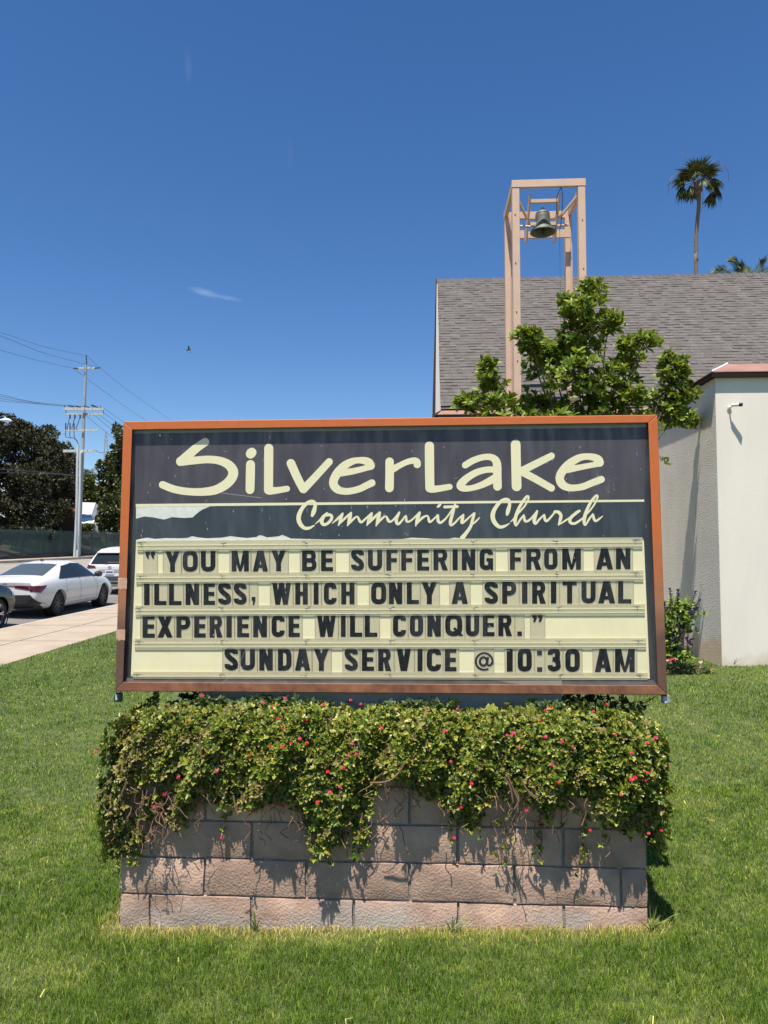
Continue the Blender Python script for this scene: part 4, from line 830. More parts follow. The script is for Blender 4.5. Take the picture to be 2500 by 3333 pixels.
def church():
    t = thing('church_building', 'white stucco church with grey shingle roof and copper coping behind the sign', 'church', Vector((4.04, 8.7, .1)))
    zt = 3.66; b = MB()                                          # walls as thick slabs with a fine face grid is not needed: bump carries the stucco
    q = lambda a0, c0, a1, c1, z0=-.4, z1=zt: b.hexa([site(a0, c0, z0), site(a1, c0, z0), site(a1, c1, z0), site(a0, c1, z0), site(a0, c0, z1), site(a1, c0, z1), site(a1, c1, z1), site(a0, c1, z1)])
    q(.0, 0, 9, .002); b.build('annex_wall', MATS['stucco'], t)
    b = MB(); q(-.004, .003, .2, 2.577); b.build('annex_wall', MATS['rough_stucco'], t)
    b = MB(); q(-3.34, 2.58, 9, 2.75); b.build('nave_wall', MATS['stucco'], t)
    b = MB(); b.add([site(-3.24, 3.1, -.4), site(-3.24, 10, -.4), site(-3.24, 10, 3.6), site(-3.24, 6.4, 7.0), site(-3.24, 3.1, 3.66)], [(0, 1, 2, 3, 4)]); b.build('gable_wall', MATS['stucco'], t)
    # copper coping, dark fascia under it
    def cap(a0, c0, a1, c1, nrm, hipA, hipB, nm='coping'):       # along the line a0,c0 - a1,c1; nrm points out
        z0, z1, o_, i_ = 3.705, 3.885, .065, .26
        def pt(a, c, k, off, z): return site(a + nrm[0] * k + off[0], c + nrm[1] * k + off[1], z)
        d = ((a1 - a0), (c1 - c0)); L = math.hypot(*d); d = (d[0] / L, d[1] / L)
        A = lambda k, z: pt(a0, c0, k, (-d[0] * k * hipA, -d[1] * k * hipA), z)
        B_ = lambda k, z: pt(a1, c1, k, (d[0] * k * hipB, d[1] * k * hipB), z)
        m = MB(); m.add([A(o_ + .004, z0 - .006), B_(o_ + .004, z0 - .006), B_(o_ + .004, z0 + .004), A(o_ + .004, z0 + .004), B_(-i_, z1), A(-i_, z1)], [(0, 1, 2, 3), (3, 2, 4, 5)]); m.build(nm, MATS['copper_cap'], t)
        f = MB(); f.hexa([A(-.01, zt - .014), B_(-.01, zt - .014), B_(o_, zt - .022), A(o_, zt - .022), A(-.01, z0 - .007), B_(-.01, z0 - .007), B_(o_, z0 - .007), A(o_, z0 - .007)]); f.build('fascia', MATS['brown_trim'], t)
    cap(0, 0, 9, 0, (0, -1), 1, 0); cap(0, 2.58, 0, 0, (-1, 0), -1, 1); cap(-3.40, 2.58, 0, 2.58, (0, -1), 0, -1)
    m = MB(); m.tube([site(-.07, -.07, 3.712), site(.1, .1, 3.80), site(.26, .26, 3.89)], .011, 6); m.tube([site(-3.40, 2.51, 3.715), site(-3.38, 2.68, 3.81), site(-3.36, 2.84, 3.89)], .009, 6); m.build('sealant_seam', MATS['white_sealant'], t)
    m = MB(); m.add([site(.255, .255, 3.884), site(9, .255, 3.884), site(9, 3.2, 3.884), site(.255, 3.2, 3.884)], [(0, 1, 2, 3)]); m.build('flat_roof', MATS['plain_trim'], t)
    # shingled slope
    P0 = at(1434, 1322, 11.55); P1 = at(1420.5, 914, 14.8); W = 11.0
    up = P1 - P0; Ls = up.length; up.normalize(); nr = E1.cross(up).normalized(); nr = nr if nr.y < 0 else -nr
    s = MB(); s.add([P0 - nr * .02 - up * .05, P0 + E1 * W - nr * .02 - up * .05, P1 + E1 * W - nr * .02, P1 - nr * .02], [(0, 1, 2, 3)]); fl = MB()
    rows = 47; ex = Ls / rows
    for r in range(rows):
        x = -random.random() * .12; ov = 0
        while x < W:
            w = random.uniform(.07, .17); thick = random.choice((.004, .004, .006, .010, .013)); x1 = min(x + w, W); xa = max(x, 0.0)
            if x1 > xa + .01:
                lo = r * ex - random.choice((0, 0, .004)); hi = (r + 1) * ex + .012
                f = lambda X, s_, h: P0 + E1 * X + up * s_ + nr * h
                s.add([f(xa, lo, .002), f(x1 - .001, lo, .002), f(x1 - .001, hi, .001), f(xa, hi, .001), f(xa, lo, thick + .004), f(x1 - .001, lo, thick + .004), f(x1 - .001, hi, .0035), f(xa, hi, .0035)], [(4, 5, 6, 7), (0, 1, 5, 4), (0, 4, 7, 3), (1, 2, 6, 5)])
                if random.random() < .09:
                    if random.random() < .6: fl.add([f(x1 - .006, lo + .006, thick + .006), f(x1 - .001, lo + .006, thick + .006), f(x1 - .003, hi - .02, .006), f(x1 - .008, hi - .02, .006)], [(0, 1, 2, 3)])
                    else: fl.add([f(xa + .01, lo + .05, thick * .5 + .0062), f(x1 - .02, lo + .055, thick * .5 + .0062), f(x1 - .02, lo + .064, thick * .5 + .006), f(xa + .012, lo + .060, thick * .5 + .006)], [(0, 1, 2, 3)])
            x = x1
    o = s.build('shingle_roof', MATS['shingle'], t); fl.build('pale_fleck', MATS['roof_fleck'], o)['kind'] = 'stuff'
    rb = MB(); x = 0
    while x < W:
        c = P1 + E1 * x; rb.add([c - up * .06 + nr * .012, c + E1 * .145 - up * .06 + nr * .004, c + E1 * .145 + UP * .028, c + UP * .052, c + E2 * .06 - UP * .03 + UP * .03, c + E1 * .145 + E2 * .06 - UP * .03], [(0, 1, 2, 3), (3, 2, 5, 4), (0, 3, 4)]); x += .143
    rb.build('ridge_cap', MATS['ridge_cap'], o)
    bk = MB(); bk.add([P1 + E2 * .06 - UP * .02, P1 + E1 * W + E2 * .06 - UP * .02, P1 + E1 * W + E2 * 3.5 - UP * 3.7, P1 + E2 * 3.5 - UP * 3.7], [(0, 1, 2, 3)]); bk.build('back_slope', MATS['ridge_cap'], t)
    # gable edge: pale inner strip and dark barge board
    b = MB(); S1, S2, S3 = at(1422, 925, 14.6), at(1434.5, 1335, 11.5), at(1417.5, 1345, 11.30)
    q = [S1 + E1 * .012, S2, S3, S1]; b.hexa([p + E2 * .02 for p in q] + q); b.build('gable_trim', MATS['plain_trim'], t)
    b = MB(); T1, T2 = at(1419, 905, 14.82), at(1407, 1358, 11.3); wd = at(1421.5, 905, 14.82) - T1; w2 = at(1417, 1358, 11.3) - T2
    b.hexa([T2 + E2 * .3 - UP * .1, T2, T2 + w2, T2 + w2 + E2 * .3 - UP * .1, T1 + E2 * .3 - UP * .12, T1 - UP * .0, T1 + wd, T1 + wd + E2 * .3 - UP * .12]); b.build('barge_board', MATS['brown_trim'], t)
church()
# ---------------------------------------------------------------- bell tower
mat('tower_paint', (.56, .39, .29), .7, var=.06, vscale=5, bump=.08, bscale=30)
mat('bell_bronze', (.105, .118, .10), .6, metal=.15, var=.25, vscale=12)
mat('rust_bolt', (.16, .07, .04), .9); mat('dark_iron', (.03, .03, .032), .6)
def tower():
    O = at(1667, 585, 10.0); O.z = 0; s_ = 1.025; zt = 6.80; pw = .102
    t = thing('bell_tower', 'open four post bell tower painted pinkish beige before the grey roof', 'bell tower', site(.5, .5, .1, O))
    T = lambda a, c, z: site(a, c, z, O)
    def post(a, c, nm='post'):
        b = MB(); b.hexa([T(a, c, 0), T(a + pw, c, 0), T(a + pw, c + pw, 0), T(a, c + pw, 0), T(a, c, zt - .108), T(a + pw, c, zt - .108), T(a + pw, c + pw, zt - .108), T(a, c + pw, zt - .108)]); o = b.build(nm, MATS['tower_paint'], t); bevel(o, .004, 1)
    post(0, 0); post(s_ - pw, 0)
    for a in (0, s_ - pw):                                       # the rear pair are channels: two flanges and a web
        b = MB(); c = s_ - pw
        for x0, x1, y0, y1 in ((0, pw, 0, .012), (0, .012, .0125, pw), (pw - .03, pw - .018, -.03, -.0005)):
            b.hexa([T(a + x0, c + y0, 0), T(a + x1, c + y0, 0), T(a + x1, c + y1, 0), T(a + x0, c + y1, 0), T(a + x0, c + y0, zt - .108), T(a + x1, c + y0, zt - .108), T(a + x1, c + y1, zt - .108), T(a + x0, c + y1, zt - .108)])
        b.build('post', MATS['tower_paint'], t)
    def beam(a0, c0, a1, c1, z0, z1, nm='top_beam'):
        b = MB(); b.hexa([T(a0, c0, z0), T(a1, c0, z0), T(a1, c1, z0), T(a0, c1, z0), T(a0, c0, z1), T(a1, c0, z1), T(a1, c1, z1), T(a0, c1, z1)]); o = b.build(nm, MATS['tower_paint'], t); bevel(o, .003, 1)
    beam(-.006, -.006, s_ + .006, .05, zt - .106, zt); beam(-.006, s_ - .05, s_ + .006, s_ + .006, zt - .106, zt)
    beam(-.004, .052, .05, s_ - .052, zt - .104, zt - .003); beam(s_ - .05, .052, s_ + .004, s_ - .052, zt - .104, zt - .003)
    # cradle
    c1, c2 = .36, .66; ax = .30; bx = .70
    for a in (ax, bx):
        b = MB(); sgn = -1 if a == ax else 1
        q = [(c1 - .16, 6.70), (c1 - .04, 6.70), (c2 + .1, 6.30), (c2 + .1, 6.19), (c2 - .06, 6.19)]
        b.add([T(a, c, z) for c, z in q] + [T(a + .022 * sgn, c, z) for c, z in q], [(0, 1, 2, 3, 4), (9, 8, 7, 6, 5)] + [(i, i + 5, (i + 1) % 5 + 5, (i + 1) % 5) for i in range(5)]); b.build('cradle_plate', MATS['tower_paint'], t)
        e = MB(); e.bar(T(.055 if sgn < 0 else s_ - .055, .10, zt - .16), T(a + sgn * .03, c1 + .05, 6.42), .03, .03); e.build('brace', MATS['tower_paint'], t)
        e = MB(); e.tube([T(a + sgn * .16, c1 + .05, 6.315), T(a - sgn * .01, c1 + .0, 6.28)], .02, 10); e.build('pipe_stub', MATS['tower_paint'], t, smoothed=40)
        e = MB(); x0, x1 = (.056, ax - .024) if sgn < 0 else (bx + .024, s_ - .056); e.hexa([T(x0, c2 + .12, 6.30), T(x1, c2 + .12, 6.30), T(x1, c2 + .16, 6.30), T(x0, c2 + .16, 6.30), T(x0, c2 + .12, 6.42), T(x1, c2 + .12, 6.42), T(x1, c2 + .16, 6.42), T(x0, c2 + .16, 6.42)]); e.build('side_plate', MATS['tower_paint'], t)
    for c, z, h in ((c1 - .05, 6.62, .05), (c2 - .04, 6.52, .035), (c1 + .13, 6.36, .05), (c2 + .12, 6.30, .1)):
        e = MB(); e.hexa([T(ax + .002, c, z), T(bx - .002, c, z), T(bx - .002, c + .04, z), T(ax + .002, c + .04, z), T(ax + .002, c, z + h), T(bx - .002, c, z + h), T(bx - .002, c + .04, z + h), T(ax + .002, c + .04, z + h)]); e.build('cross_bar', MATS['tower_paint'], t)
    for a_, zs in ((.03, (4.2, 4.9, 5.6, 6.3)), (.975, (4.6, 5.5, 6.2))):
        for z_ in zs: b = MB(); b.lathe([(.009, -.001), (.009, .006), (.004, .009)], T(a_ + random.uniform(-.005, .03), 0, z_), -E2, 8, True); b.build('bolt', MATS['rust_bolt'], t)
    # bell
    bc = at(1766, 688, 10.52); bt = thing('bell', 'grey green bronze bell with clapper hanging in the beige tower', 'bell', bc)
    b = MB(); pr = [(.0, .0), (.075, -.004), (.098, -.022), (.106, -.05), (.102, -.055), (.105, -.06), (.108, -.10), (.112, -.16), (.122, -.21), (.142, -.255), (.172, -.292), (.186, -.312), (.186, -.322), (.176, -.324), (.150, -.29), (.118, -.235), (.10, -.16), (.092, -.05), (.0, -.03)]
    b.lathe(pr, bc, UP, 40); b.build('bell_shell', MATS['bell_bronze'], bt, smoothed=50)
    e = MB(); e.lathe([(.03, -.002), (.05, .012), (.05, .022), (.02, .03), (.018, .06)], bc, UP, 16, True); e.build('crown', MATS['dark_iron'], bt, smoothed=40)
    e = MB(); e.tube([bc - UP * .04, bc - UP * .28, bc - UP * .325, bc - UP * .36, bc - UP * .40], [.008, .009, .024, .010, .006], 10); e.build('clapper', MATS['dark_iron'], bt, smoothed=True)
    w = MB(); p = T(.69, .02, 6.69); w.tube(catmull([p, p + E1 * -.04 + E2 * .1 - UP * .1, p + E1 * -.03 + E2 * .2 - UP * .3], 6), .005, 6); w.tube(catmull([p, p + E1 * .04 + E2 * .1 - UP * .1, p + E1 * .05 + E2 * .25 - UP * .32, p + E2 * .3 + E1 * .03 - UP * .5], 6), .005, 6)
    w.tube([p + E2 * .3 + E1 * .03 - UP * .5, p + E2 * .3 + E1 * .03 - UP * 4.5], .0022, 5)
    props(w.build('bell_rope', MATS['dark_iron'], None, p), 'thin dark bell rope looped over the tower\'s front beam and hanging down', 'rope')
tower()
# ---------------------------------------------------------------- security camera on the annex wall
mat('white_plastic', (.72, .72, .70), .4); mat('black_plastic', (.02, .02, .022), .35)
def seccam():
    p = at(2374, 1326, 8.68); t = thing('security_camera', 'small white security camera with black lens end on the stucco wall', 'security camera', p)
    b = MB(); b.lathe([(.026, .0), (.026, .008), (.012, .014)], p, -E2, 18, True); b.tube([p - E2 * .01, p - E2 * .055 - UP * .004, p - E2 * .07 + E1 * .012 + UP * .008], .009, 10); b.build('mount', MATS['white_plastic'], t, smoothed=40)
    ax = (E1 * .78 - E2 * .55 - UP * .06).normalized(); c = p - E2 * .066 - E1 * .002 + UP * .014
    b = MB(); b.lathe([(.0, -.0), (.017, .002), (.020, .012), (.020, .085)], c, ax, 20, True); b.build('housing', MATS['white_plastic'], t, smoothed=40)
    b = MB(); b.lathe([(.021, .0855), (.023, .092), (.022, .122), (.018, .123), (.016, .11), (.0, .108)], c, ax, 20); b.build('lens_hood', MATS['black_plastic'], t, smoothed=40)
seccam()
# ---------------------------------------------------------------- magnolia behind the sign
leafmat('magnolia_leaf', (.062, .115, .010), (.165, .235, .018), (.31, .36, .05), rough=.42, transl=.28, spec=.4, pos=(0, .6, 1))
mat('grey_bark', (.09, .075, .06), .9, var=.3, vscale=20, bump=.6, bscale=40)
mat('magnolia_petal', (.78, .74, .60), .5)
leafmat('new_leaf', (.09, .16, .02), (.20, .29, .035), (.29, .37, .06), rough=.45, transl=.3)
def magnolia():
    base = Vector((2.35, 7.7, z_lawn(2.35, 7.7))); t = thing('magnolia_tree', 'glossy green magnolia tree rising behind the sign before the church roof', 'tree', base)
    BL = [(790, 140, 80, 42), (700, 205, 55, 38), (770, 235, 105, 68), (895, 305, 78, 58), (760, 305, 85, 62), (500, 368, 72, 42), (520, 425, 52, 45), (640, 425, 95, 82), (750, 405, 120, 60), (600, 505, 125, 95), (760, 560, 195, 125), (905, 605, 140, 95), (980, 420, 52, 52), (1062, 390, 72, 40), (985, 482, 62, 52), (303, 508, 30, 30), (310, 560, 42, 36), (330, 615, 62, 52), (190, 690, 70, 42), (330, 695, 115, 55), (500, 690, 105, 55), (650, 705, 140, 60), (850, 715, 140, 50), (1195, 490, 70, 48), (1205, 560, 85, 68), (1150, 680, 90, 65), (1245, 655, 80, 80), (1205, 770, 85, 48), (1010, 655, 70, 55), (730, 790, 260, 60), (460, 790, 240, 60), (980, 790, 170, 60)]
    lf = Leaves(); tr = MB(); th = Vector((2.3, 7.95, 1.7))
    tr.tube(catmull([base - UP * .1, base + Vector((.03, 0, .8)), th, Vector((2.35, 7.9, 2.6)), at(1900, 1180, 7.95), at(1880, 1060, 7.95)], 5), [.085 * (1 - i / 27) + .012 for i in range(26)], 8)
    for cx, cy, rx, ry in BL:
        px, py = 1380 + cx * .6751, 850 + cy * .6751; Y = 7.65 + random.uniform(-.35, .25)
        if cx > 1110: Y = 8.45
        c = at(px, py, Y); k = Y / 2350 * .6751; Rx, Rz = rx * k, ry * k; Ry = max(Rx, Rz) * (.9 if cx <= 1110 else .55)
        j = lerp(th, c, .35) + Vector((0, 0, .12 * random.random())) if cx <= 1110 else Vector((2.9, 8.25, min(c.z - .3, 2.5))); tr.tube(catmull([th + UP * random.uniform(0, .7), j, lerp(j, c, .7) + Vector((random.gauss(0, .05), 0, .05)), c - UP * Rz * .1], 4), [.014 - .0008 * i for i in range(13)], 6)
        n = int(26 + Rx * Rz * 900)
        for _ in range(n):
            v = Vector((random.gauss(0, 1), random.gauss(0, 1), random.gauss(0, 1))).normalized() * random.random() ** .4
            p = c + Vector((v.x * Rx, v.y * Ry, v.z * Rz))
            if (p - A0).dot(E1) > -.30 and (p - A0).dot(E2) > -.1: continue
            ax = Vector((v.x * .8, v.y * .7 - .15, v.z * .6 + .75)) + Vector((random.gauss(0, .25), random.gauss(0, .25), 0))
            lf.rosette(p, ax, random.choice((5, 6, 7, 8)), .096 * random.choice((.7, .85, 1, 1, 1.15)), .041, 1.0, .3)
            if random.random() < .5: tr.tube([p, lerp(p, c, .5) - UP * .03], .004, 4)
    for px, py, Y, n in ((2163, 1510, 8.5, 7), (2150, 1500, 8.5, 5)): lf.rosette(at(px, py, Y), (.8, -.2, .5), n, .11, .04, 1.1)
    # leaf sprays added by the annex wall, spread to cast a spiky shadow plume
    for _ in range(110):
        s_ = random.random(); tt = s_ ** .8; c = site(-lerp(.045, .25, tt), lerp(.50, .30, tt) + random.gauss(0, .012 + .085 * tt), random.uniform(3.08, 3.25)); lf.rosette(c, (-.3, -.3, .9), 5 if tt > .3 else 3, .10, .036, .8)
    lf.build('crown', MATS['magnolia_leaf'], t, fold=.1, curl=.12, tip=.6); tr.build('trunk', MATS['grey_bark'], t, smoothed=True)
    for px, py, s_ in ((1866, 1310, 1.0), (1907, 1338, .55)):
        c = at(px, py, 7.15); pl = Leaves()
        for i in range(14): a = i * 2.4; e = (.25 + .05 * i) if s_ > .8 else .15; pl.add(c, (math.sin(e) * math.cos(a), math.sin(e) * math.sin(a), math.cos(e)), (-math.cos(a), -math.sin(a), .4), .06 * s_ + .02, .06 * s_)
        pl.build('white_blossom', MATS['magnolia_petal'], t, fold=.2, curl=.3)
magnolia()
# ---------------------------------------------------------------- bush and little bed at the annex wall
mat('purple_flower', (.035, .018, .075), .7, island=.3); mat('pale_pink', (.75, .45, .50), .6); mat('green_stem', (.09, .10, .04), .7)
def salvia():
    base = at(2210, 2150, 8.25); base.z = z_lawn(base.x, base.y); t = thing('sage_bush', 'bright green bush with dark purple flower spikes at the annex wall', 'bush', base)
    lf = Leaves(); st = MB(); k = 8.3 / 2350
    for cx, cy, r, n in ((2215, 1990, 40, 60), (2190, 2020, 40, 55), (2180, 2070, 32, 45), (2225, 2030, 34, 45), (2185, 2115, 34, 50), (2215, 2130, 30, 40), (2150, 2030, 40, 40), (2150, 2100, 40, 40), (2235, 1985, 24, 25)):
        c = at(cx, cy, 8.3)
        for _ in range(n):
            v = Vector((random.gauss(0, .5), random.gauss(0, .4), random.gauss(0, .5))); p = c + v * r * k; lf.rosette(p, (v.x, v.y - .3, .8), 5, .062, .036, 1.1)
        st.tube([base + Vector((random.gauss(0, .04), 0, 0)), lerp(base, c, .6), c], .006, 5)
    for pts in ([(2245, 2000), (2252, 1965), (2264, 1925)], [(2262, 1990), (2270, 1965), (2278, 1952)], [(2253, 2010), (2262, 1985), (2272, 1978)], [(2186, 1965), (2183, 1940), (2180, 1915)], [(2207, 1955), (2206, 1935), (2206, 1918)], [(2238, 2110), (2240, 2090), (2234, 2075)], [(2215, 2110), (2222, 2080), (2214, 2050)], [(2200, 2060), (2196, 2045), (2204, 2030)], [(2250, 2100), (2246, 2085), (2255, 2080)], [(2165, 1985), (2163, 1970), (2163, 1960)], [(2188, 2090), (2195, 2070), (2192, 2050)]):
        sp = MB(); P = [at(x, y, 8.12) for x, y in pts]; st.tube([base + UP * .3] + P, .003, 4)
        for q in catmull(P, 7):
            for _ in range(3): a = random.random() * 6.28; d = Vector((math.cos(a), math.sin(a) * .6, random.uniform(-.2, .8))); sp.tube([Vector(q), Vector(q) + d * random.uniform(.012, .032)], [.005, .003], 4)
        sp.build('flower_spike', MATS['purple_flower'], t)
    lf.build('foliage', MATS['new_leaf'], t); st.build('stems', MATS['green_stem'], t)['kind'] = 'stuff'
    b = at(2240, 2166, 8.3); b.z = z_lawn(b.x, b.y); t2 = thing('bedding_plant', 'low dark bedding plants with pink blossoms at the foot of the wall', 'flower bed', b)
    lf = Leaves(); dr = Leaves()
    for _ in range(230):
        x = random.uniform(2120, 2318); p = at(x, 2170, 8.25); p.y += random.uniform(-.05, .3); p.z = z_lawn(p.x, p.y) + random.uniform(0, .10) * (1 if x < 2260 else .5)
        (dr if random.random() < .35 else lf).rosette(p, (random.gauss(0, .4), -.3, 1), 6, .045, .012, 1.2)
    lf.build('foliage', MATS['dark_vine'], t2); dr.build('dry_leaves', MATS['dry_leaf'], t2)
    for x, y, r in ((2279, 2153, .026), (2181, 2146, .022), (2190, 2143, .018), (2197, 2148, .012), (2172, 2148, .016)):
        c = at(x, y, 8.16); pl = Leaves()
        for i in range(9): a = i * 2.4; pl.add(c, (math.cos(a) * .8, -.5, math.sin(a) * .8), (0, -1, .3), r, r * .9)
        pl.build('blossom', MATS['pale_pink'] if x > 2250 or x < 2180 else MATS['pink_petal'], t2)
salvia()
# ---------------------------------------------------------------- palms
leafmat('palm_leaf', (.022, .042, .010), (.06, .088, .02), (.11, .12, .045), rough=.5, transl=.12, spec=.35)
mat('palm_trunk', (.16, .125, .10), .95, var=.3, vscale=5, stretch=(1, 1, 9), bump=.6, bscale=12)
mat('palm_skirt', (.30, .17, .12), .95, var=.3, vscale=14)
mat('palm_dead', (.17, .15, .12), .9)
def fan_frond(lf, st, c, az, el, pl, fr_, droop, k=26):
    d = Vector((math.cos(az) * math.cos(el), math.sin(az) * math.cos(el), math.sin(el))); tip = c + d * pl - UP * droop * pl * .3
    st.tube(catmull([c, lerp(c, tip, .5) + UP * .06, tip], 3), .018, 5); sd = d.cross(UP).normalized(); dd = (d - UP * droop * .8).normalized(); nn = sd.cross(dd)
    for i in range(k):
        a = lerp(-1.9, 1.9, i / (k - 1)); v = dd * math.cos(a) + sd * math.sin(a) * .9; v = v - UP * droop * (.35 + .5 * abs(a) / 1.9)
        lf.add(tip, v, nn + Vector((random.gauss(0, .2), random.gauss(0, .2), random.gauss(0, .2))), fr_ * random.uniform(.75, 1.1) * (1 - .18 * abs(a)), fr_ * .095)
def tall_palm():
    Y = 50; c = at(2276, 580, Y); g = at(2266, 893, Y); base = Vector((g.x, Y, 0)); t = thing('fan_palm', 'tall slender fan palm towering over the church roof ridge', 'palm tree', base)
    P = [base, Vector((g.x, Y, 4))] + [at(x, y, Y) for x, y in ((2266, 893), (2267, 850), (2266, 800), (2266, 770), (2270, 720), (2274, 680), (2275, 640), (2275, 600))]
    P = catmull(P, 7); rs = [.125 + (.010 if (i % 3) else 0) for i in range(len(P))]; b = MB(); b.tube(P, rs, 12); b.build('trunk', MATS['palm_trunk'], t, smoothed=True)
    b = MB(); q = at(2273, 598, Y); b.lathe([(.16, -.75), (.20, -.55), (.26, -.3), (.27, -.05), (.2, .15)], q, UP, 14, True)
    for i in range(40): a = random.random() * 6.28; z = random.uniform(-.6, .1); p = q + Vector((math.cos(a) * .24, math.sin(a) * .24, z)); b.tube([p, p + Vector((math.cos(a) * .10, math.sin(a) * .1, .14))], [.05, .02], 4)
    b.build('boot', MATS['palm_skirt'], t)
    lf = Leaves(); st = MB(); dead = MB()
    cc = q + UP * .15
    for az, el, pl, fs, dr in ((1.57, 1.3, .7, .95, .15), (-1.2, 1.25, .75, .95, .1), (.6, 1.15, .8, .95, .2), (2.6, 1.1, .8, .95, .25), (3.4, .75, 1.0, 1.0, .45), (2.9, .55, 1.1, 1.0, .55), (-.2, .8, .95, .95, .4), (.3, .45, 1.2, .95, .65), (4.2, .7, .9, .95, .4), (5.2, .75, .9, .95, .4), (3.05, .05, 1.15, 1.05, 1.1), (-.15, -.05, 1.1, 1.1, 1.1), (.25, -.25, 1.0, 1.1, 1.3), (3.6, -.2, .8, .9, 1.2), (5.6, -.1, .85, .9, 1.2), (1.6, .2, .9, .9, .9), (2.3, .1, 1.0, .9, 1.0), (4.7, .1, .85, .85, 1.0), (3.3, .35, 1.0, .95, .7), (5.9, .3, 1.0, .9, .8), (.9, 1.0, .8, .9, .2), (4.0, 1.05, .8, .95, .25)):
        fan_frond(lf, st, cc, az, el, pl * 1.05, fs * 1.2, dr, 34)
    for pts in ([(2280, 570), (2320, 525), (2340, 525), (2352, 545)], [(2280, 575), (2345, 540), (2368, 555), (2372, 590)], [(2270, 575), (2200, 570), (2180, 590), (2176, 630)], [(2268, 570), (2215, 560), (2190, 575), (2184, 615)], [(2285, 600), (2288, 640), (2284, 690)], [(2262, 560), (2228, 510), (2220, 498)]):
        dead.tube(catmull([at(x, y, Y + random.uniform(-.6, .3)) for x, y in pts], 6), .014, 5)
    lf.build('fronds', MATS['palm_leaf'], t, fold=.02, curl=.25, tip=.5); st.build('leaf_stalks', MATS['green_stem'], t); dead.build('dead_stalks', MATS['palm_dead'], t)
tall_palm()
def feather(lf, st, P, w, n=42):
    C = catmull(P, 12); st.tube(C, [.035 * (1 - .7 * i / len(C)) for i in range(len(C))], 5); m = len(C)
    for i in range(n):
        f = .12 + .88 * i / n; j = min(int(f * (m - 1)), m - 2); p = Vector(C[j]); d = (Vector(C[j + 1]) - p).normalized(); sd = d.cross(Vector((0, 1, 0))).normalized()
        L = w * (1 - .55 * f ** 2) * min(1, f * 3 + .3)
        for s_ in (-1, 1):
            for up_ in (.5, -.35): lf.add(p, d * .85 + sd * s_ * .55 + Vector((0, up_ * s_, .1)), d.cross(sd), L * random.uniform(.8, 1.1), L * .10)
def date_palm():
    Y = 26; t = thing('date_palm', 'dark feather palm fronds poking above the church roof ridge', 'palm tree', Vector((at(2430, 893, Y).x, Y, 0)))
    lf = Leaves(); st = MB(); w = MB(); h = at(2430, 985, Y)
    for pts in ([(2425, 960), (2380, 905), (2340, 888), (2314, 882)], [(2430, 960), (2400, 905), (2365, 880), (2339, 870)], [(2430, 960), (2415, 900), (2395, 855), (2374, 845)], [(2432, 960), (2424, 920), (2416, 875), (2413, 852)], [(2440, 960), (2450, 910), (2475, 865), (2492, 838)], [(2440, 960), (2465, 910), (2490, 885), (2520, 872)], [(2432, 960), (2430, 910), (2430, 880), (2431, 876)], [(2440, 960), (2490, 930), (2540, 910), (2580, 915)], [(2425, 960), (2360, 925), (2300, 905), (2260, 905)]):
        feather(lf, st, [at(x, y, Y + random.uniform(-.5, .5)) for x, y in pts], .34, 60)
    w.tube([Vector((h.x, Y, 0)), Vector((h.x, Y, 5)), h + UP * .4], .28, 12); w.build('trunk', MATS['palm_trunk'], t, smoothed=True)
    lf.build('fronds', MATS['palm_leaf'], t, fold=.02, curl=.1, tip=.5); st.build('leaf_stalks', MATS['green_stem'], t)
date_palm()
# ================================================================ far side of the street
leafmat('olive_leaf', (.020, .022, .010), (.044, .046, .022), (.085, .085, .046), rough=.7, transl=.08, spec=.2)
leafmat('bronze_leaf', (.028, .016, .010), (.05, .032, .018), (.08, .06, .035), rough=.5, transl=.1)
leafmat('grey_green_leaf', (.035, .048, .024), (.075, .09, .045), (.12, .135, .075), rough=.55, transl=.15)
leafmat('yellow_green_leaf', (.035, .06, .008), (.085, .115, .014), (.15, .18, .03), rough=.5, transl=.2)
leafmat('deep_green_leaf', (.03, .042, .012), (.065, .08, .018), (.12, .13, .035), rough=.5, transl=.18)
def crown(name, m, parent, blobs, n, size, seed, asp=.55, upb=.5):
    g = np.random.default_rng(seed); vol = np.array([b[1] * b[3] for b in blobs]); cnt = g.choice(len(blobs), n, p=vol / vol.sum())
    C = np.array([tuple(b[0]) for b in blobs])[cnt]; S_ = np.array([[b[1], b[2], b[3]] for b in blobs])[cnt]
    v = g.normal(size=(n, 3)); v /= np.linalg.norm(v, axis=1, keepdims=True)
    # leaves gather in sprays a little outside and inside the blob's surface
    k = 34; sub = g.normal(size=(len(blobs) * k, 3)); sub /= np.linalg.norm(sub, axis=1, keepdims=True)
    pick = cnt * k + g.integers(0, k, n); near = g.random(n) < .78
    v = np.where(near[:, None], sub[pick] * g.uniform(.82, 1.08, len(sub))[pick][:, None] + v * .20 * g.random((n, 1)) ** .5, v * g.random((n, 1)) ** .35 * .95)
    P = C + v * S_; D = v * .7 + g.normal(size=(n, 3)) * .7 + [0, 0, .15]; N_ = g.normal(size=(n, 3)) + v * .6 + [0, 0, upb]
    L = size * g.uniform(.6, 1.4, n); V, T, Q = leaves(P, D, N_, L, L * asp, fold=.1, curl=.15)
    return place(name, npmesh(V, [T, Q]), m, parent, None, True)
mat('bark', (.11, .085, .065), .95, var=.3, vscale=6, bump=.5, bscale=10)
def pxblobs(L, Y, dep=1.0, jit=1.2):
    out = []
    for cx, cy, rx, ry in L:
        y = Y + random.uniform(-jit, jit); k = y / 2350; out.append((at(cx, cy, y), rx * k, max(rx, ry) * k * dep, ry * k))
    return out
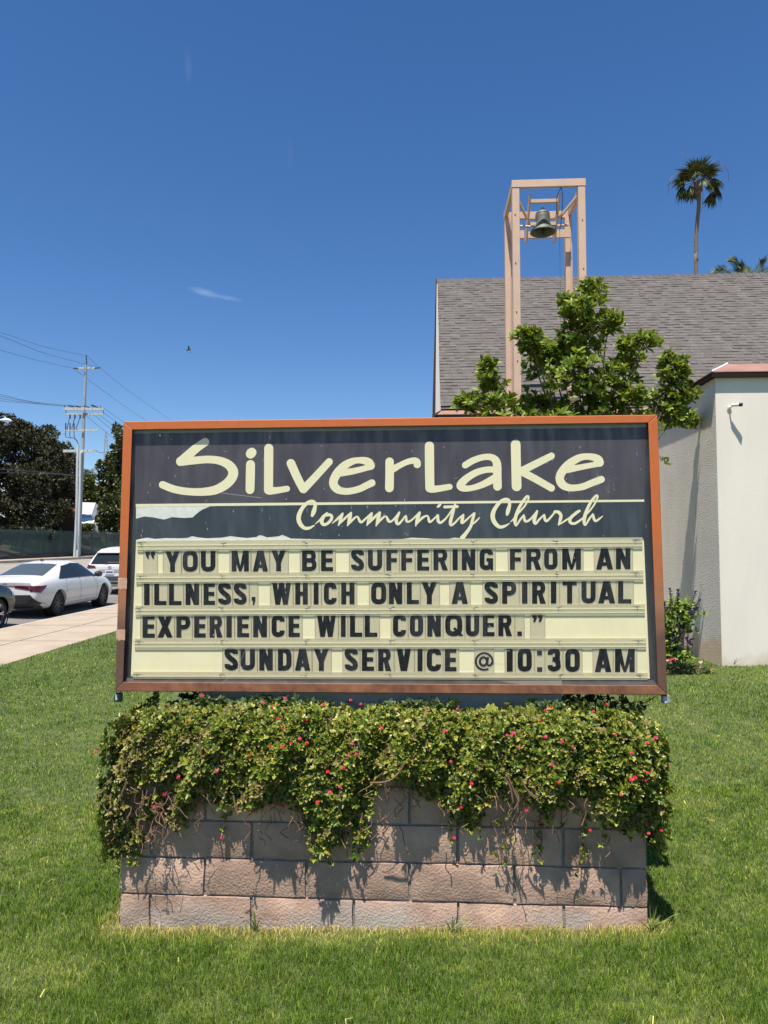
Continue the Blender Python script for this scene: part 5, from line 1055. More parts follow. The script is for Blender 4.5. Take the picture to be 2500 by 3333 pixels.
def tree(name, label, cat, base, L, Y, m, n, size, trunk, seed, dep=.9, jit=1.2, tr_r=.25, group=None, asp=.55):
    t = thing(name, label, cat, base, group); bl = pxblobs(L, Y, dep, jit); crown('crown', MATS[m], t, bl, n, size, seed, asp)
    b = MB(); fork = lerp(Vector(base), bl[0][0], trunk)
    b.tube(catmull([base - UP * .2, lerp(base, fork, .5) + Vector((.1, 0, 0)), fork], 4), [tr_r * (1.15 - .05 * i) for i in range(9)], 10)
    for c, rx, ry, rz in bl[:9]: b.tube(catmull([fork, lerp(fork, c, .5) + UP * .3, c], 4), [tr_r * .45 * (1 - .09 * i) for i in range(9)], 6)
    b.build('trunk', MATS['bark'], t, smoothed=True); return t
def gb(x, Y):                                                    # ground of the bank below a pixel column
    p = at(x, 1700, Y); p.z = z_bank(uu(p.x, Y), Y); return p
tree('round_tree', 'huge dense dark olive tree with rounded crown at the far left', 'tree', gb(60, 56), [(60, 1480, 95, 95), (20, 1400, 60, 50), (-60, 1450, 80, 100), (110, 1470, 70, 60), (160, 1530, 60, 70), (60, 1600, 110, 80), (-40, 1600, 90, 90), (170, 1600, 55, 60), (195, 1575, 40, 50), (120, 1660, 100, 45), (20, 1670, 80, 50), (150, 1668, 40, 40), (110, 1560, 90, 60), (50, 1420, 55, 50)], 55, 'olive_leaf', 46000, .20, .35, 21, .8, 2.0, .5)
tree('bronze_tree', 'dark bronze tinted tree crowding the right flank of the huge olive tree', 'tree', gb(215, 61), [(185, 1560, 35, 60), (215, 1600, 32, 60), (222, 1650, 30, 40), (195, 1640, 40, 50)], 60, 'bronze_leaf', 9000, .2, .5, 22, .8, 1, .25)
tree('far_tree', 'slender grey green tree rising behind the huge olive tree', 'tree', gb(165, 96), [(158, 1412, 26, 28), (150, 1450, 34, 28), (110, 1420, 26, 22), (190, 1470, 28, 30), (228, 1490, 16, 24), (215, 1460, 18, 20), (230, 1540, 26, 40), (180, 1510, 40, 30), (248, 1500, 14, 18), (242, 1590, 24, 30)], 95, 'grey_green_leaf', 11000, .32, .5, 23, .7, 2, .3)
tree('conifer_tree', 'tall yellow green tree standing close to the sign\'s left frame edge', 'tree', gb(395, 74), [(400, 1470, 34, 30), (385, 1500, 34, 40), (376, 1550, 40, 40), (395, 1420, 14, 28), (380, 1400, 8, 20), (376, 1600, 40, 45), (372, 1640, 36, 40), (400, 1560, 50, 60), (430, 1480, 50, 60), (440, 1600, 60, 80), (338, 1565, 18, 18), (326, 1500 + 20, 10, 16), (390, 1660, 50, 50), (334, 1600, 16, 16)], 73, 'deep_green_leaf', 26000, .30, .45, 24, .8, 1.5, .35)
tree('small_tree', 'small olive brown tree with a forked trunk just behind the fence', 'tree', gb(372, 68), [(368, 1640, 30, 24), (350, 1670, 34, 28), (385, 1680, 34, 34), (340, 1700, 22, 20), (372, 1712, 34, 22), (395, 1720, 22, 22), (352, 1622, 14, 14)], 67, 'deep_green_leaf', 6000, .26, .55, 25, .8, .8, .13)
tree('bright_tree', 'bright yellow green tree between the utility pole and the grey roof', 'tree', gb(340, 112), [(280, 1590, 24, 22), (300, 1610, 28, 24), (262, 1600, 22, 20), (235, 1600, 16, 14), (320, 1620, 20, 22), (258, 1625, 24, 16), (290, 1570, 14, 12)], 112, 'yellow_green_leaf', 9000, .42, .5, 26, .8, 1, .2)
def far_palm():
    Y = 120; c = at(290, 1545, Y); t = thing('palm_tree', 'squat fan palm with a shaggy grey skirt behind the utility pole', 'palm tree', gb(290, Y)); lf = Leaves(); st = MB(); b = MB(); sk = Leaves()
    for i in range(34): fan_frond(lf, st, c, random.random() * 6.28, random.uniform(-.5, 1.4), random.uniform(.7, 1.1), 1.0, random.uniform(.2, .9), 14)
    for i in range(160): a = random.random() * 6.28; p = c + Vector((math.cos(a) * random.uniform(.2, .7), math.sin(a) * .5, -random.uniform(.4, 2.6))); sk.add(p, (math.cos(a) * .4, math.sin(a) * .4, -1), (math.cos(a), math.sin(a), .2), .8, .14)
    b.tube([gb(290, Y), c], .3, 8); b.build('trunk', MATS['palm_trunk'], t); lf.build('fronds', MATS['grey_green_leaf'], t, fold=.02, curl=.2); sk.build('skirt', MATS['palm_dead'], t); st.build('leaf_stalks', MATS['green_stem'], t)
far_palm()
def shrub(label, x, y, rx, ry, Y, m, n, seed, size=.22):
    b = gb(x, Y); t = thing('shrub', label, 'shrub', b); crown('foliage', MATS[m], t, [(at(x, y, Y), rx * Y / 2350, rx * Y / 2350 * .6, ry * Y / 2350), (at(x - rx * .4, y + ry * .3, Y), rx * .6 * Y / 2350, rx * Y / 2350 * .5, ry * .7 * Y / 2350)], n, size, seed)
shrub('bright green shrub behind the fence at the far left edge', 12, 1710, 24, 16, 56, 'yellow_green_leaf', 1500, 31)
shrub('clipped light green mound right of the utility pole behind the fence', 280, 1718, 22, 10, 70, 'yellow_green_leaf', 1400, 32)
shrub('light green shrub at the foot of the small forked tree', 336, 1722, 12, 12, 70, 'yellow_green_leaf', 800, 33)
shrub('low dark shrub on the bank seen through the fence pickets', 120, 1745, 40, 22, 55, 'olive_leaf', 1500, 34)
shrub('dark shrub in the shade under the bronze tinted tree', 205, 1730, 50, 30, 62, 'olive_leaf', 2600, 35)
shrub('scrubby dull green bush on the bank behind the right fence panels', 300, 1770, 30, 18, 66, 'grey_green_leaf', 1200, 36)
shrub('dark shrub under the huge olive tree\'s left half', 40, 1725, 60, 35, 62, 'olive_leaf', 3000, 37)
shrub('dark undergrowth shrub below the middle of the huge olive tree', 130, 1705, 50, 40, 66, 'olive_leaf', 2600, 38)
# ---------------------------------------------------------------- houses
mat('roof_grey', (.40, .40, .41), .8, var=.06, vscale=2, stretch=(.3, .3, 6)); mat('gable_blue', (.26, .29, .33), .8); mat('awning_white', (.70, .66, .58), .7); mat('dark_wall', (.07, .045, .035), .9); mat('tan_wall', (.55, .36, .24), .9); mat('red_tile', (.50, .13, .07), .8, var=.25, vscale=3)
def house():
    Y = 100; t = thing('grey_roof_house', 'house with pale grey gable roof and white awning beyond the fence', 'house', gb(290, Y))
    b = MB(); r0, r1 = at(238, 1634, Y + 4), at(312, 1636, Y + 4); e0, e1 = at(230, 1685, Y - 1), at(295, 1688, Y - 1); g = at(325, 1660, Y + 3)
    th = UP * .2; b.hexa([e0 - th, e1 - th, r1 - th, r0 - th, e0, e1, r1, r0]); b.build('roof', MATS['roof_grey'], t)
    b = MB(); q = [e1 + Vector((.02, 0, -.1)), r1 + Vector((.02, 0, -.15)), at(326, 1660, Y + 4), at(330, 1710, Y + 4), at(298, 1710, Y - 1)]; k = Vector((0, .3, 0)); b.add(q + [p + k for p in q], [(0, 1, 2, 3, 4), (9, 8, 7, 6, 5)] + [(i, (i + 1) % 5, (i + 1) % 5 + 5, i + 5) for i in range(5)]); b.build('wall', MATS['gable_blue'], t)
    b = MB(); b.hexa([at(258, 1704, Y - 3), at(322, 1704, Y - 3), at(305, 1688, Y - .9), at(262, 1688, Y - .9), at(258, 1701, Y - 3), at(322, 1702, Y - 3), at(305, 1686, Y - .9), at(262, 1686, Y - .9)]); b.build('awning', MATS['awning_white'], t)
    b = MB(); c = at(265, 1760, Y); b.box(c, (3, .3, 3)); b.build('wall', MATS['gable_blue'], t)
    Y = 57.5; t = thing('tile_roof_house', 'house with a red clay tile roof peeping from the dark trees', 'house', gb(200, Y)); b = MB()
    r0, r1, e0, e1 = at(175, 1640, Y + 2.5), at(242, 1654, Y + 2.5), at(165, 1652, Y), at(244, 1671, Y); n = 22
    for i in range(n):
        a, c = lerp(e0, e1, (i + .5) / n), lerp(r0, r1, (i + .5) / n); b.tube([a, c], .09, 6)
    b.hexa([e0 - UP * .25, e1 - UP * .25, r1 - UP * .25, r0 - UP * .25, e0 - UP * .03, e1 - UP * .03, r1 - UP * .03, r0 - UP * .03]); b.build('roof', MATS['red_tile'], t)
    b = MB(); k = Vector((0, .3, 0)); q = [e0 - UP * .26 + k, e1 - UP * .26 + k, e1 - UP * 3.6 + k, e0 - UP * 3.6 + k]; b.add(q + [p + k for p in q], [(0, 1, 2, 3), (7, 6, 5, 4), (0, 4, 5, 1), (1, 5, 6, 2), (3, 7, 4, 0)]); b.build('wall', MATS['dark_wall'], t)  # tan house wall, its shade put into the dark colour
    props(MB().hexa([at(36, 1700, 73), at(50, 1700, 73), at(50, 1700, 74), at(36, 1700, 74), at(36, 1684, 73), at(50, 1685, 73), at(50, 1685, 74), at(36, 1684, 74)]).build('utility_box', MATS['tan_wall'], None, at(43, 1700, 73)), 'small tan box glimpsed under the huge olive tree', 'box')
house()
# ---------------------------------------------------------------- fence
mat('cladding_grey', (.055, .05, .048), .9, var=.2, vscale=2); mat('fence_green', (.008, .040, .036), .5, var=.15, vscale=4)
def fence():
    u = -26.3; z0 = lambda Y: z_far(Y) + .06; base = P_u(u, 45, z0(45)); t = thing('picket_fence', 'dark green metal picket fence along the far pavement', 'fence', base)
    kb = MB()
    for y0, y1 in zip(fr(36, 80, 22), fr(36, 80, 22)[1:]): kb.hexa([P_u(a_, y_, z_far(y_) + e_) for e_ in (-.1, .22) for a_, y_ in ((-26.32, y0), (-26.17, y0), (-26.17, y1), (-26.32, y1))])
    kb.build('base_kerb', MATS['cladding_grey'], t)
    Y0, st_ = 40.2, 2.62
    for i in range(13):
        y = Y0 + i * st_; b = MB(); p = P_u(u, y, z0(y)); b.box(p + UP * .98, (.05, .05, 1.02)); b.add([p + Vector((-.07, -.07, 2.0)), p + Vector((.07, -.07, 2.0)), p + Vector((.07, .07, 2.0)), p + Vector((-.07, .07, 2.0)), p + UP * 2.09], [(0, 1, 4), (1, 2, 4), (2, 3, 4), (3, 0, 4), (3, 2, 1, 0)]); b.build('post', MATS['fence_green'], t)
        b = MB()
        for h in (.28, 1.60, 1.68): b.bar(P_u(u, y + .055, z0(y) + h), P_u(u, y + st_ - .055, z0(y + st_) + h), .04, .045)
        for k in range(1, 22):
            yy = y + st_ * k / 22; q = P_u(u + .028, yy, z0(yy)); b.box(q + UP * .94, (.012, .030, .86)); b.add([q + Vector((-.012, -.022, 1.80)), q + Vector((.012, -.022, 1.80)), q + Vector((.012, .022, 1.80)), q + Vector((-.012, .022, 1.80)), q + Vector((.07, 0, 1.90))], [(0, 1, 4), (1, 2, 4), (2, 3, 4), (3, 0, 4)])
        b.build('picket_panel', MATS['fence_green'], t)
fence()
# ---------------------------------------------------------------- utility pole, wires, lamp, lattice tower
mat('pole_grey', (.30, .32, .315), .8, var=.12, vscale=3); mat('arm_pale', (.42, .46, .445), .75); mat('conduit', (.50, .54, .54), .6); mat('insulator', (.05, .045, .045), .4); mat('wire', (.09, .105, .13), .7); mat('lamp_white', (.70, .70, .68), .5); mat('rust', (.25, .10, .05), .9)
def pole():
    Y = 53.2; base = at(256, 1812, Y); A = lambda x, y, dy=0: at(x, y, Y + dy); t = thing('utility_pole', 'tall grey utility pole with several crossarms and riser conduits', 'utility pole', base)
    k = Y / 2350; b = MB(); top = A(280, 1190); b.tube([base - UP * .1, lerp(base, top, .5), top], [.130, .115, .088], 14); b.build('mast', MATS['pole_grey'], t, smoothed=40)
    def arm(x0, y0, x1, y1, h, dy, n='crossarm'): b = MB(); b.bar(A(x0, y0, dy), A(x1, y1, dy), .09, h); b.build(n, MATS['arm_pale'], t)
    arm(253, 1199, 274, 1198, .13, -.2); arm(284, 1198, 314, 1198, .13, -.2); arm(207, 1331, 338, 1331, .20, -.25); arm(213, 1348, 336, 1348, .14, .25); arm(211, 1401, 319, 1400, .12, -.22); arm(206, 1468, 312, 1467, .20, -.25)
    def ins(x0, y0, x1, y1, r=.06):
        p, q = A(x0, y0, -.25), A(x1, y1, -.25); b = MB(); n = 9; b.tube([lerp(p, q, i / n) for i in range(n + 1)], [r if i % 2 else r * .6 for i in range(n + 1)], 8); b.build('insulator', MATS['insulator'], t)
    ins(240, 1199, 255, 1199); ins(308, 1198, 326, 1197); ins(282, 1186, 281, 1157, .055)
    for x, y in ((210, 1323), (231, 1327), (255, 1327), (306, 1327), (328, 1324), (335, 1329)): ins(x, y + 4, x, y - 4, .04)
    for x0, y0, x1, y1 in ((222, 1320, 240, 1324), (246, 1321, 262, 1326), (274, 1322, 290, 1326), (297, 1318, 318, 1326)): ins(x0, y0, x1, y1, .07)
    for x in (215, 336): ins(x, 1336, x, 1346, .04)
    for x in (228, 244, 261): ins(x, 1349, x, 1362, .075)
    for x, y in ((214, 1380), (228, 1381), (241, 1381)): ins(x, 1398, x, 1378, .06); ins(x, 1412, x, 1402, .03)
    for x in (219, 234, 248): ins(x, 1398, x, 1389, .035)
    w = MB()
    for P in ([(226, 1360), (222, 1380), (219, 1392)], [(243, 1360), (238, 1380), (234, 1392)], [(260, 1360), (254, 1378), (248, 1392)], [(212, 1410), (214, 1420), (226, 1425), (240, 1426), (252, 1438), (255, 1448)], [(227, 1410), (229, 1423), (242, 1427), (252, 1438)], [(241, 1410), (242, 1422), (250, 1434), (255, 1446)]): w.tube(catmull([A(x, y, -.3) for x, y in P], 5), .032, 5)
    w.build('jumper_cable', MATS['wire'], t)
    for P, r in (([(254, 1448), (251, 1560), (249, 1680), (243, 1812)], .10), ([(272, 1470), (265, 1474), (262, 1490), (260, 1600), (257, 1700), (254, 1812)], .085)):
        b = MB(); b.tube(catmull([A(x, y, -.30 if r > .09 else -.26) for x, y in P], 6), r, 10); b.build('conduit', MATS['conduit'], t, smoothed=40)
    b = MB(); q = A(251, 1800, -.42); b.lathe([(.09, -.3), (.09, .2), (.085, .22)], q, UP, 10, True); b.build('guard', MATS['lamp_white'], t); b = MB(); b.lathe([(.175, 0), (.175, .16)], A(251, 1792, -.05), UP, 12, True); b.build('rust_band', MATS['rust'], t)
    def wire(label, P, r=.013, grp='overhead wires at the utility pole'):
        b = MB(); pts = [at(*p) for p in P]; b.tube(catmull(pts, 10), r, 5); props(b.build('power_line', MATS['wire'], None, pts[0]), label, 'wire', grp)
    wire('topmost overhead wire running left from the pole tip', [(-150, 1048, 38), (0, 1082, 45), (140, 1127, 49), (281, 1158, 53)])
    wire('second overhead wire running left to the pole\'s upper right insulator', [(-150, 1045, 38), (0, 1093, 45), (140, 1148, 49), (270, 1183, 52.5), (326, 1197, 53)])
    wire('overhead wire running left from the upper left insulator', [(-150, 1110, 38), (0, 1140, 45), (120, 1172, 49), (240, 1199, 53)])
    for i, (yl, x1, y1, nm) in enumerate(((1284, 335, 1328, 'highest'), (1290, 306, 1325, 'second highest'), (1297, 255, 1325, 'second lowest'), (1304, 210, 1322, 'lowest'))):
        wire(f'{nm} of the four wires running left from the wide double crossarm', [(-150, yl - 28, 38), (0, yl, 45), (120, lerp(yl, y1, .58), 49), (x1, y1, 53)])
    wire('wire dropping right from the pole tip towards the sign', [(283, 1158, 53), (325, 1197, 57), (420, 1273, 66), (560, 1370, 80)])
    wire('wire dropping right from the upper left insulator behind the mast', [(240, 1200, 53.4), (285, 1234, 57), (420, 1332, 66), (500, 1384, 74)])
    for i, (x0, y0, x1, y1, nm) in enumerate(((340, 1330, 425, 1388, 'uppermost'), (338, 1343, 425, 1405, 'second uppermost'), (318, 1346, 430, 1432, 'middle'), (300, 1346, 425, 1444, 'second lowest'), (279, 1352, 400, 1450, 'lowest'))):
        wire(f'{nm} of the five wires descending right from the double crossarm', [(x0, y0, 53), (lerp(x0, x1, .5), lerp(y0, y1, .5) + 1, 60), (x1, y1, 68), (x1 + 70, y1 + 44, 75)], .014)
    wire('thick low cable crossing before the dark trees', [(-150, 1512, 40), (0, 1527, 45), (130, 1536, 49), (240, 1548, 52)], .017); wire('thin low cable under the thick one before the dark trees', [(-150, 1530, 40), (0, 1538, 45), (100, 1540, 49), (240, 1546, 52)], .012)
    wire('low cable sagging right of the pole at the lowest crossarm', [(312, 1466, 53), (326, 1473, 56), (350, 1470, 62), (420, 1455, 70)], .02)
    Y = 40; h = at(30, 1370, Y); b0 = at(-210, 1370, Y); b0.z = z_far(Y); t = thing('street_lamp', 'white cobra head street lamp reaching in at the left edge', 'street lamp', b0)
    b = MB(); pt = at(-210, 1400, Y); b.tube(catmull([b0, lerp(b0, pt, .6), pt, at(-150, 1375, Y), at(4, 1367, Y)], 6), .05, 10); b.build('arm', MATS['lamp_white'], t, smoothed=40)
    b = MB(); L = [at(x, y, Y) for x, y in ((2, 1367), (8, 1367), (18, 1367), (28, 1368), (39, 1370))]; b.tube(L, [.035, .07, .11, .10, .02], 12); b.tube([at(17, 1362, Y), at(17, 1359, Y)], [.05, .03], 8); o = b.build('lamp_head', MATS['lamp_white'], t, smoothed=40)
    Y = 300; q = at(345, 1640, Y); t = thing('lattice_tower', 'faint distant lattice transmission tower above the trees', 'transmission tower', q); b = MB(); a = lambda x, y: at(x, y, Y)
    for xs in (-1, 1):
        b.tube([a(345 + xs * 14, 1640), a(345 + xs * 6, 1470), a(345 + xs * 2, 1405)], .13, 4)
    for i in range(12):
        y = 1410 + i * 18; w0, w1 = lerp(2, 12, i / 12), lerp(2, 12, (i + 1) / 12); b.tube([a(345 - w0, y), a(345 + w1, y + 18)], .08, 4); b.tube([a(345 + w0, y), a(345 - w1, y + 18)], .08, 4)
    for y in (1420, 1434, 1448): b.tube([a(337, y), a(355, y)], .1, 4)
    b.build('lattice', MATS['pole_grey'], t)
pole()
# ---------------------------------------------------------------- bird
mat('crow_black', (.008, .008, .010), .5)
def bird():
    c = at(615, 1136, 75); k = 75 / 2350; b = MB(); A = lambda x, y, d=0: at(x, y, 75 + d)
    b.tube([A(607, 1141), A(611, 1139.5), A(615, 1138.5), A(619, 1138), A(621.5, 1137.5)], [.06, .06, .10, .07, .02], 8)
    for P in ([(611.5, 1137), (612, 1128), (613, 1123), (615, 1126), (617, 1132), (618.5, 1138)], [(612.5, 1139), (615.5, 1144), (619, 1148), (621.8, 1147.5), (621, 1143.5), (618.5, 1138)]):
        q = [A(*p, .0 if i in (0, 5) else -.15) for i, p in enumerate(P)]; e = Vector((0, .03, 0)); n = len(q); b.add(q + [p + e for p in q], [tuple(range(n)), tuple(range(2 * n - 1, n - 1, -1))] + [(i, (i + 1) % n, (i + 1) % n + n, i + n) for i in range(n)])
    props(b.build('bird', MATS['crow_black'], None, c), 'black bird gliding with spread wings in the open sky', 'bird')
bird()
# ================================================================ cars
m = mat('car_white', (.66, .66, .65), .28, coat=.6, spec=.5); mat('car_black', (.007, .007, .008), .3, coat=.3); mat('car_plastic', (.022, .022, .024), .5); mat('cladding', (.05, .05, .052), .6)
mat('tyre', (.014, .014, .014), .85); mat('rim_grey', (.075, .075, .08), .45, metal=.7); mat('rim_silver', (.55, .55, .56), .3, metal=.8); mat('well', (.005, .005, .005), .9)
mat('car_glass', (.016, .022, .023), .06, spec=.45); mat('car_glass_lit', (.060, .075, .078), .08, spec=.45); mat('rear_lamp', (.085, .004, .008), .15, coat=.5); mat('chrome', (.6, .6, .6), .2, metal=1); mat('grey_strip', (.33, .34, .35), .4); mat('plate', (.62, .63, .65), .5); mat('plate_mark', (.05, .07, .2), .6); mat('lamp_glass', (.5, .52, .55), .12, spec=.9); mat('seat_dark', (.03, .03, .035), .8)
def wheel(parent, x, y, r, w, side, rim, spokes):
    b = MB(); ax = Vector((side, 0, 0)); c = Vector((x, y, r)); b.lathe([(r * .62, -w * .5), (r * .95, -w * .5), (r, -w * .36), (r, .36 * w - .0), (r * .96, w * .48), (r * .72, w * .5), (r * .70, w * .42), (r * .66, -w * .2), (r * .62, -w * .5)], c, ax, 32)
    o = b.build('wheel', MATS['tyre'], parent, smoothed=40); OFF[o.name] = OFF[parent.name]; b = MB()
    b.lathe([(r * .705, w * .40), (r * .70, w * .46), (r * .66, w * .47), (r * .64, w * .2)], c, ax, 32); b.lathe([(0, w * .40), (r * .13, w * .40), (r * .15, w * .3)], c, ax, 16)
    for i in range(spokes):
        a = 6.283 * i / spokes
        for da in (-.13, .13): p = c + ax * w * .34 + Vector((0, math.cos(a), math.sin(a))) * r * .1; q = c + ax * w * .40 + Vector((0, math.cos(a + da), math.sin(a + da))) * r * .67; b.bar(p, q, .026, .022, up=ax)
    b.build('rim', MATS[rim], o, smoothed=40); b = MB(); b.lathe([(0, w * .12), (r * .62, w * .12)], c, ax, 20); b.build('brake_disc', MATS['well'], o)
def car(name, label, st, axles, wr, ww, hw_wheel, paint, loc, yaw, pitch, rim, spokes, arch=1.14):
    t = thing(name, label, 'car', loc, local=True); t.rotation_euler = (pitch, 0, yaw)                     # local: y forward from the rear bumper, x right
    b = MB(); n = 0
    for (y, zb, zs, wl_, wm, ws, zt, wt) in st:                  # half section, mirrored
        h = [(0, zb), (wl_ * .85, zb), (wl_, zb + .07), (wm, lerp(zb, zs, .42)), (wm * .995, lerp(zb, zs, .74)), (ws, zs), (lerp(ws, wt, .55), lerp(zs, zt, .52)), (wt, zt - .035), (wt * .62, zt - .004), (0, zt)]
        ring = [(x, y, z) for x, z in h] + [(-x, y, z) for x, z in h[-2:0:-1]]; n = len(ring); b.v += ring
    for i in range(len(st) - 1):
        for j in range(n): b.f.append((i * n + j, i * n + (j + 1) % n, (i + 1) * n + (j + 1) % n, (i + 1) * n + j)); b.mi.append(0)
    for base_, fl in ((0, True), ((len(st) - 1) * n, False)):
        f = []                                                   # caps as strips between mirrored points
        for j in range(9):
            a, b2, c, d = j, j + 1, (n - j - 1) % n, (n - j) % n
            q = [base_ + a, base_ + b2, base_ + c, base_ + d] if j < 9 else None
            if j == 0: q = [base_ + 0, base_ + 1, base_ + n - 1]
            elif j == 8: q = [base_ + 8, base_ + 9, base_ + 10]
            b.f.append(tuple(q if not fl else q[::-1])); b.mi.append(0)
    me = b.mesh(); tmp = bpy.data.objects.new('tmp', me); COL.objects.link(tmp)
    bm = bmesh.new(); bm.from_mesh(me); bmesh.ops.recalc_face_normals(bm, faces=bm.faces); bm.to_mesh(me); bm.free()
    s = tmp.modifiers.new('s', 'SUBSURF'); s.levels = 2; s.render_levels = 2; cut = []
    bpy.context.view_layer.update(); dg = bpy.context.evaluated_depsgraph_get(); full = bpy.data.meshes.new_from_object(tmp.evaluated_get(dg)); bvh = BVHTree.FromPolygons([v.co.copy() for v in full.vertices], [tuple(p.vertices) for p in full.polygons])
    for ay in axles:
        for sx in (-1, 1):
            c = MB(); c.lathe([(wr * arch, 0), (wr * arch, 1.2)], (sx * (hw_wheel - ww - .06), ay, wr * 1.02), Vector((sx, 0, 0)), 40, True); o = bpy.data.objects.new('cut', c.mesh()); COL.objects.link(o); cut.append(o)
            mo = tmp.modifiers.new('b', 'BOOLEAN'); mo.operation = 'DIFFERENCE'; mo.object = o; mo.solver = 'EXACT'
    bpy.context.view_layer.update(); dg = bpy.context.evaluated_depsgraph_get(); body = bpy.data.meshes.new_from_object(tmp.evaluated_get(dg))
    for o in [tmp] + cut: bpy.data.objects.remove(o)
    body.materials.clear(); body.polygons.foreach_set('material_index', [0] * len(body.polygons)); bo = place('body', body, MATS[paint], t, smoothed=42)
    w = MB()
    for ay in axles:
        for sx in (-1, 1):
            wheel(t, sx * (hw_wheel - ww / 2), ay, wr, ww, sx, rim, spokes); w.lathe([(wr * arch * .99, .02), (wr * arch * .99, ww + .0)], (sx * (hw_wheel - ww - .055), ay, wr * 1.02), Vector((sx, 0, 0)), 30); w.lathe([(0, .015), (wr * arch, .015)], (sx * (hw_wheel - ww - .055), ay, wr * 1.02), Vector((sx, 0, 0)), 30)
    w.build('wheel_well', MATS['well'], t)
    def patch(nm, m, quad, frm, off=.006, nx=10, ny=6, parent=None, up=None):
        # quad: four 2-D corners; frm: 'side' (y,z seen from the right), 'left', 'rear' (x,z), 'front', 'top' (x,y)
        V = []; ok = True
        for j in range(ny + 1):
            for i in range(nx + 1):
                a = lerp(Vector(quad[0]).to_2d(), Vector(quad[1]).to_2d(), i / nx); c = lerp(Vector(quad[3]).to_2d(), Vector(quad[2]).to_2d(), i / nx); p = lerp(a, c, j / ny)
                o, d = {'side': (Vector((3, p.x, p.y)), Vector((-1, 0, 0))), 'left': (Vector((-3, p.x, p.y)), Vector((1, 0, 0))), 'rear': (Vector((p.x, -3, p.y)), Vector((0, 1, 0))), 'front': (Vector((p.x, 8, p.y)), Vector((0, -1, 0))), 'top': (Vector((p.x, p.y, 4)), Vector((0, 0, -1)))}[frm]
                hit, nn, _, _ = bvh.ray_cast(o, d)
                if hit is None: hit, nn, _, _ = bvh.find_nearest(o + d * 3)
                V.append(hit - d * off * .5 + (nn if nn.dot(d) < 0 else -nn) * off)
        b = MB(); k = nx + 1; b.add(V, [(j * k + i, j * k + i + 1, (j + 1) * k + i + 1, (j + 1) * k + i) for j in range(ny) for i in range(nx)]); o = b.build(nm, MATS[m], parent or t, smoothed=True)
        if parent: OFF[o.name] = OFF[t.name]
        return o
    return t, patch, bvh
def sd(v): return v
# sedan: (y, zbottom, zshoulder, w low, w mid, w shoulder, ztop, w top)
SED = [(0.00, .42, .80, .62, .70, .66, .93, .52), (.06, .33, .86, .72, .80, .76, 1.01, .62), (.30, .24, .93, .82, .88, .83, 1.045, .70), (.72, .20, .93, .84, .91, .86, 1.075, .70), (1.15, .19, .93, .85, .91, .87, 1.215, .63), (1.65, .18, .92, .85, .90, .87, 1.36, .58), (2.2, .18, .91, .85, .90, .87, 1.43, .56), (2.7, .18, .90, .85, .90, .87, 1.40, .56), (3.15, .18, .90, .85, .90, .87, 1.22, .60), (3.55, .18, .89, .85, .90, .86, 1.00, .70), (4.0, .19, .84, .84, .89, .82, .93, .66), (4.4, .22, .72, .80, .85, .76, .83, .60), (4.62, .26, .60, .68, .74, .66, .70, .52), (4.68, .33, .53, .58, .62, .56, .60, .44)]
d_ = Vector((.114, 2.7, .046)).normalized(); yw = -math.atan2(d_.x, d_.y); pt_ = math.asin(d_.z); ra = Vector((-8.433, 18.9, -.162))
fw = Vector((d_.x, d_.y, 0)).normalized(); rt = Vector((fw.y, -fw.x, 0)); loc = ra - rt * .895 - d_ * 1.02
t, pa, bv = car('parked_car', 'white four door sedan parked nearest the pavement, seen from its rear right', SED, (1.02, 3.74), .325, .20, .868, 'car_white', loc, yw, pt_, 'rim_grey', 9)
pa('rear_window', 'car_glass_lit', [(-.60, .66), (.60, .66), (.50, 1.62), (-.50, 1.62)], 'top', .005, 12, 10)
for x, zz in (): pa('headrest', 'seat_dark', [(x - .13, 1.02), (x + .13, 1.02), (x + .11, 1.42), (x - .11, 1.42)], 'top', .0065, 5, 5)
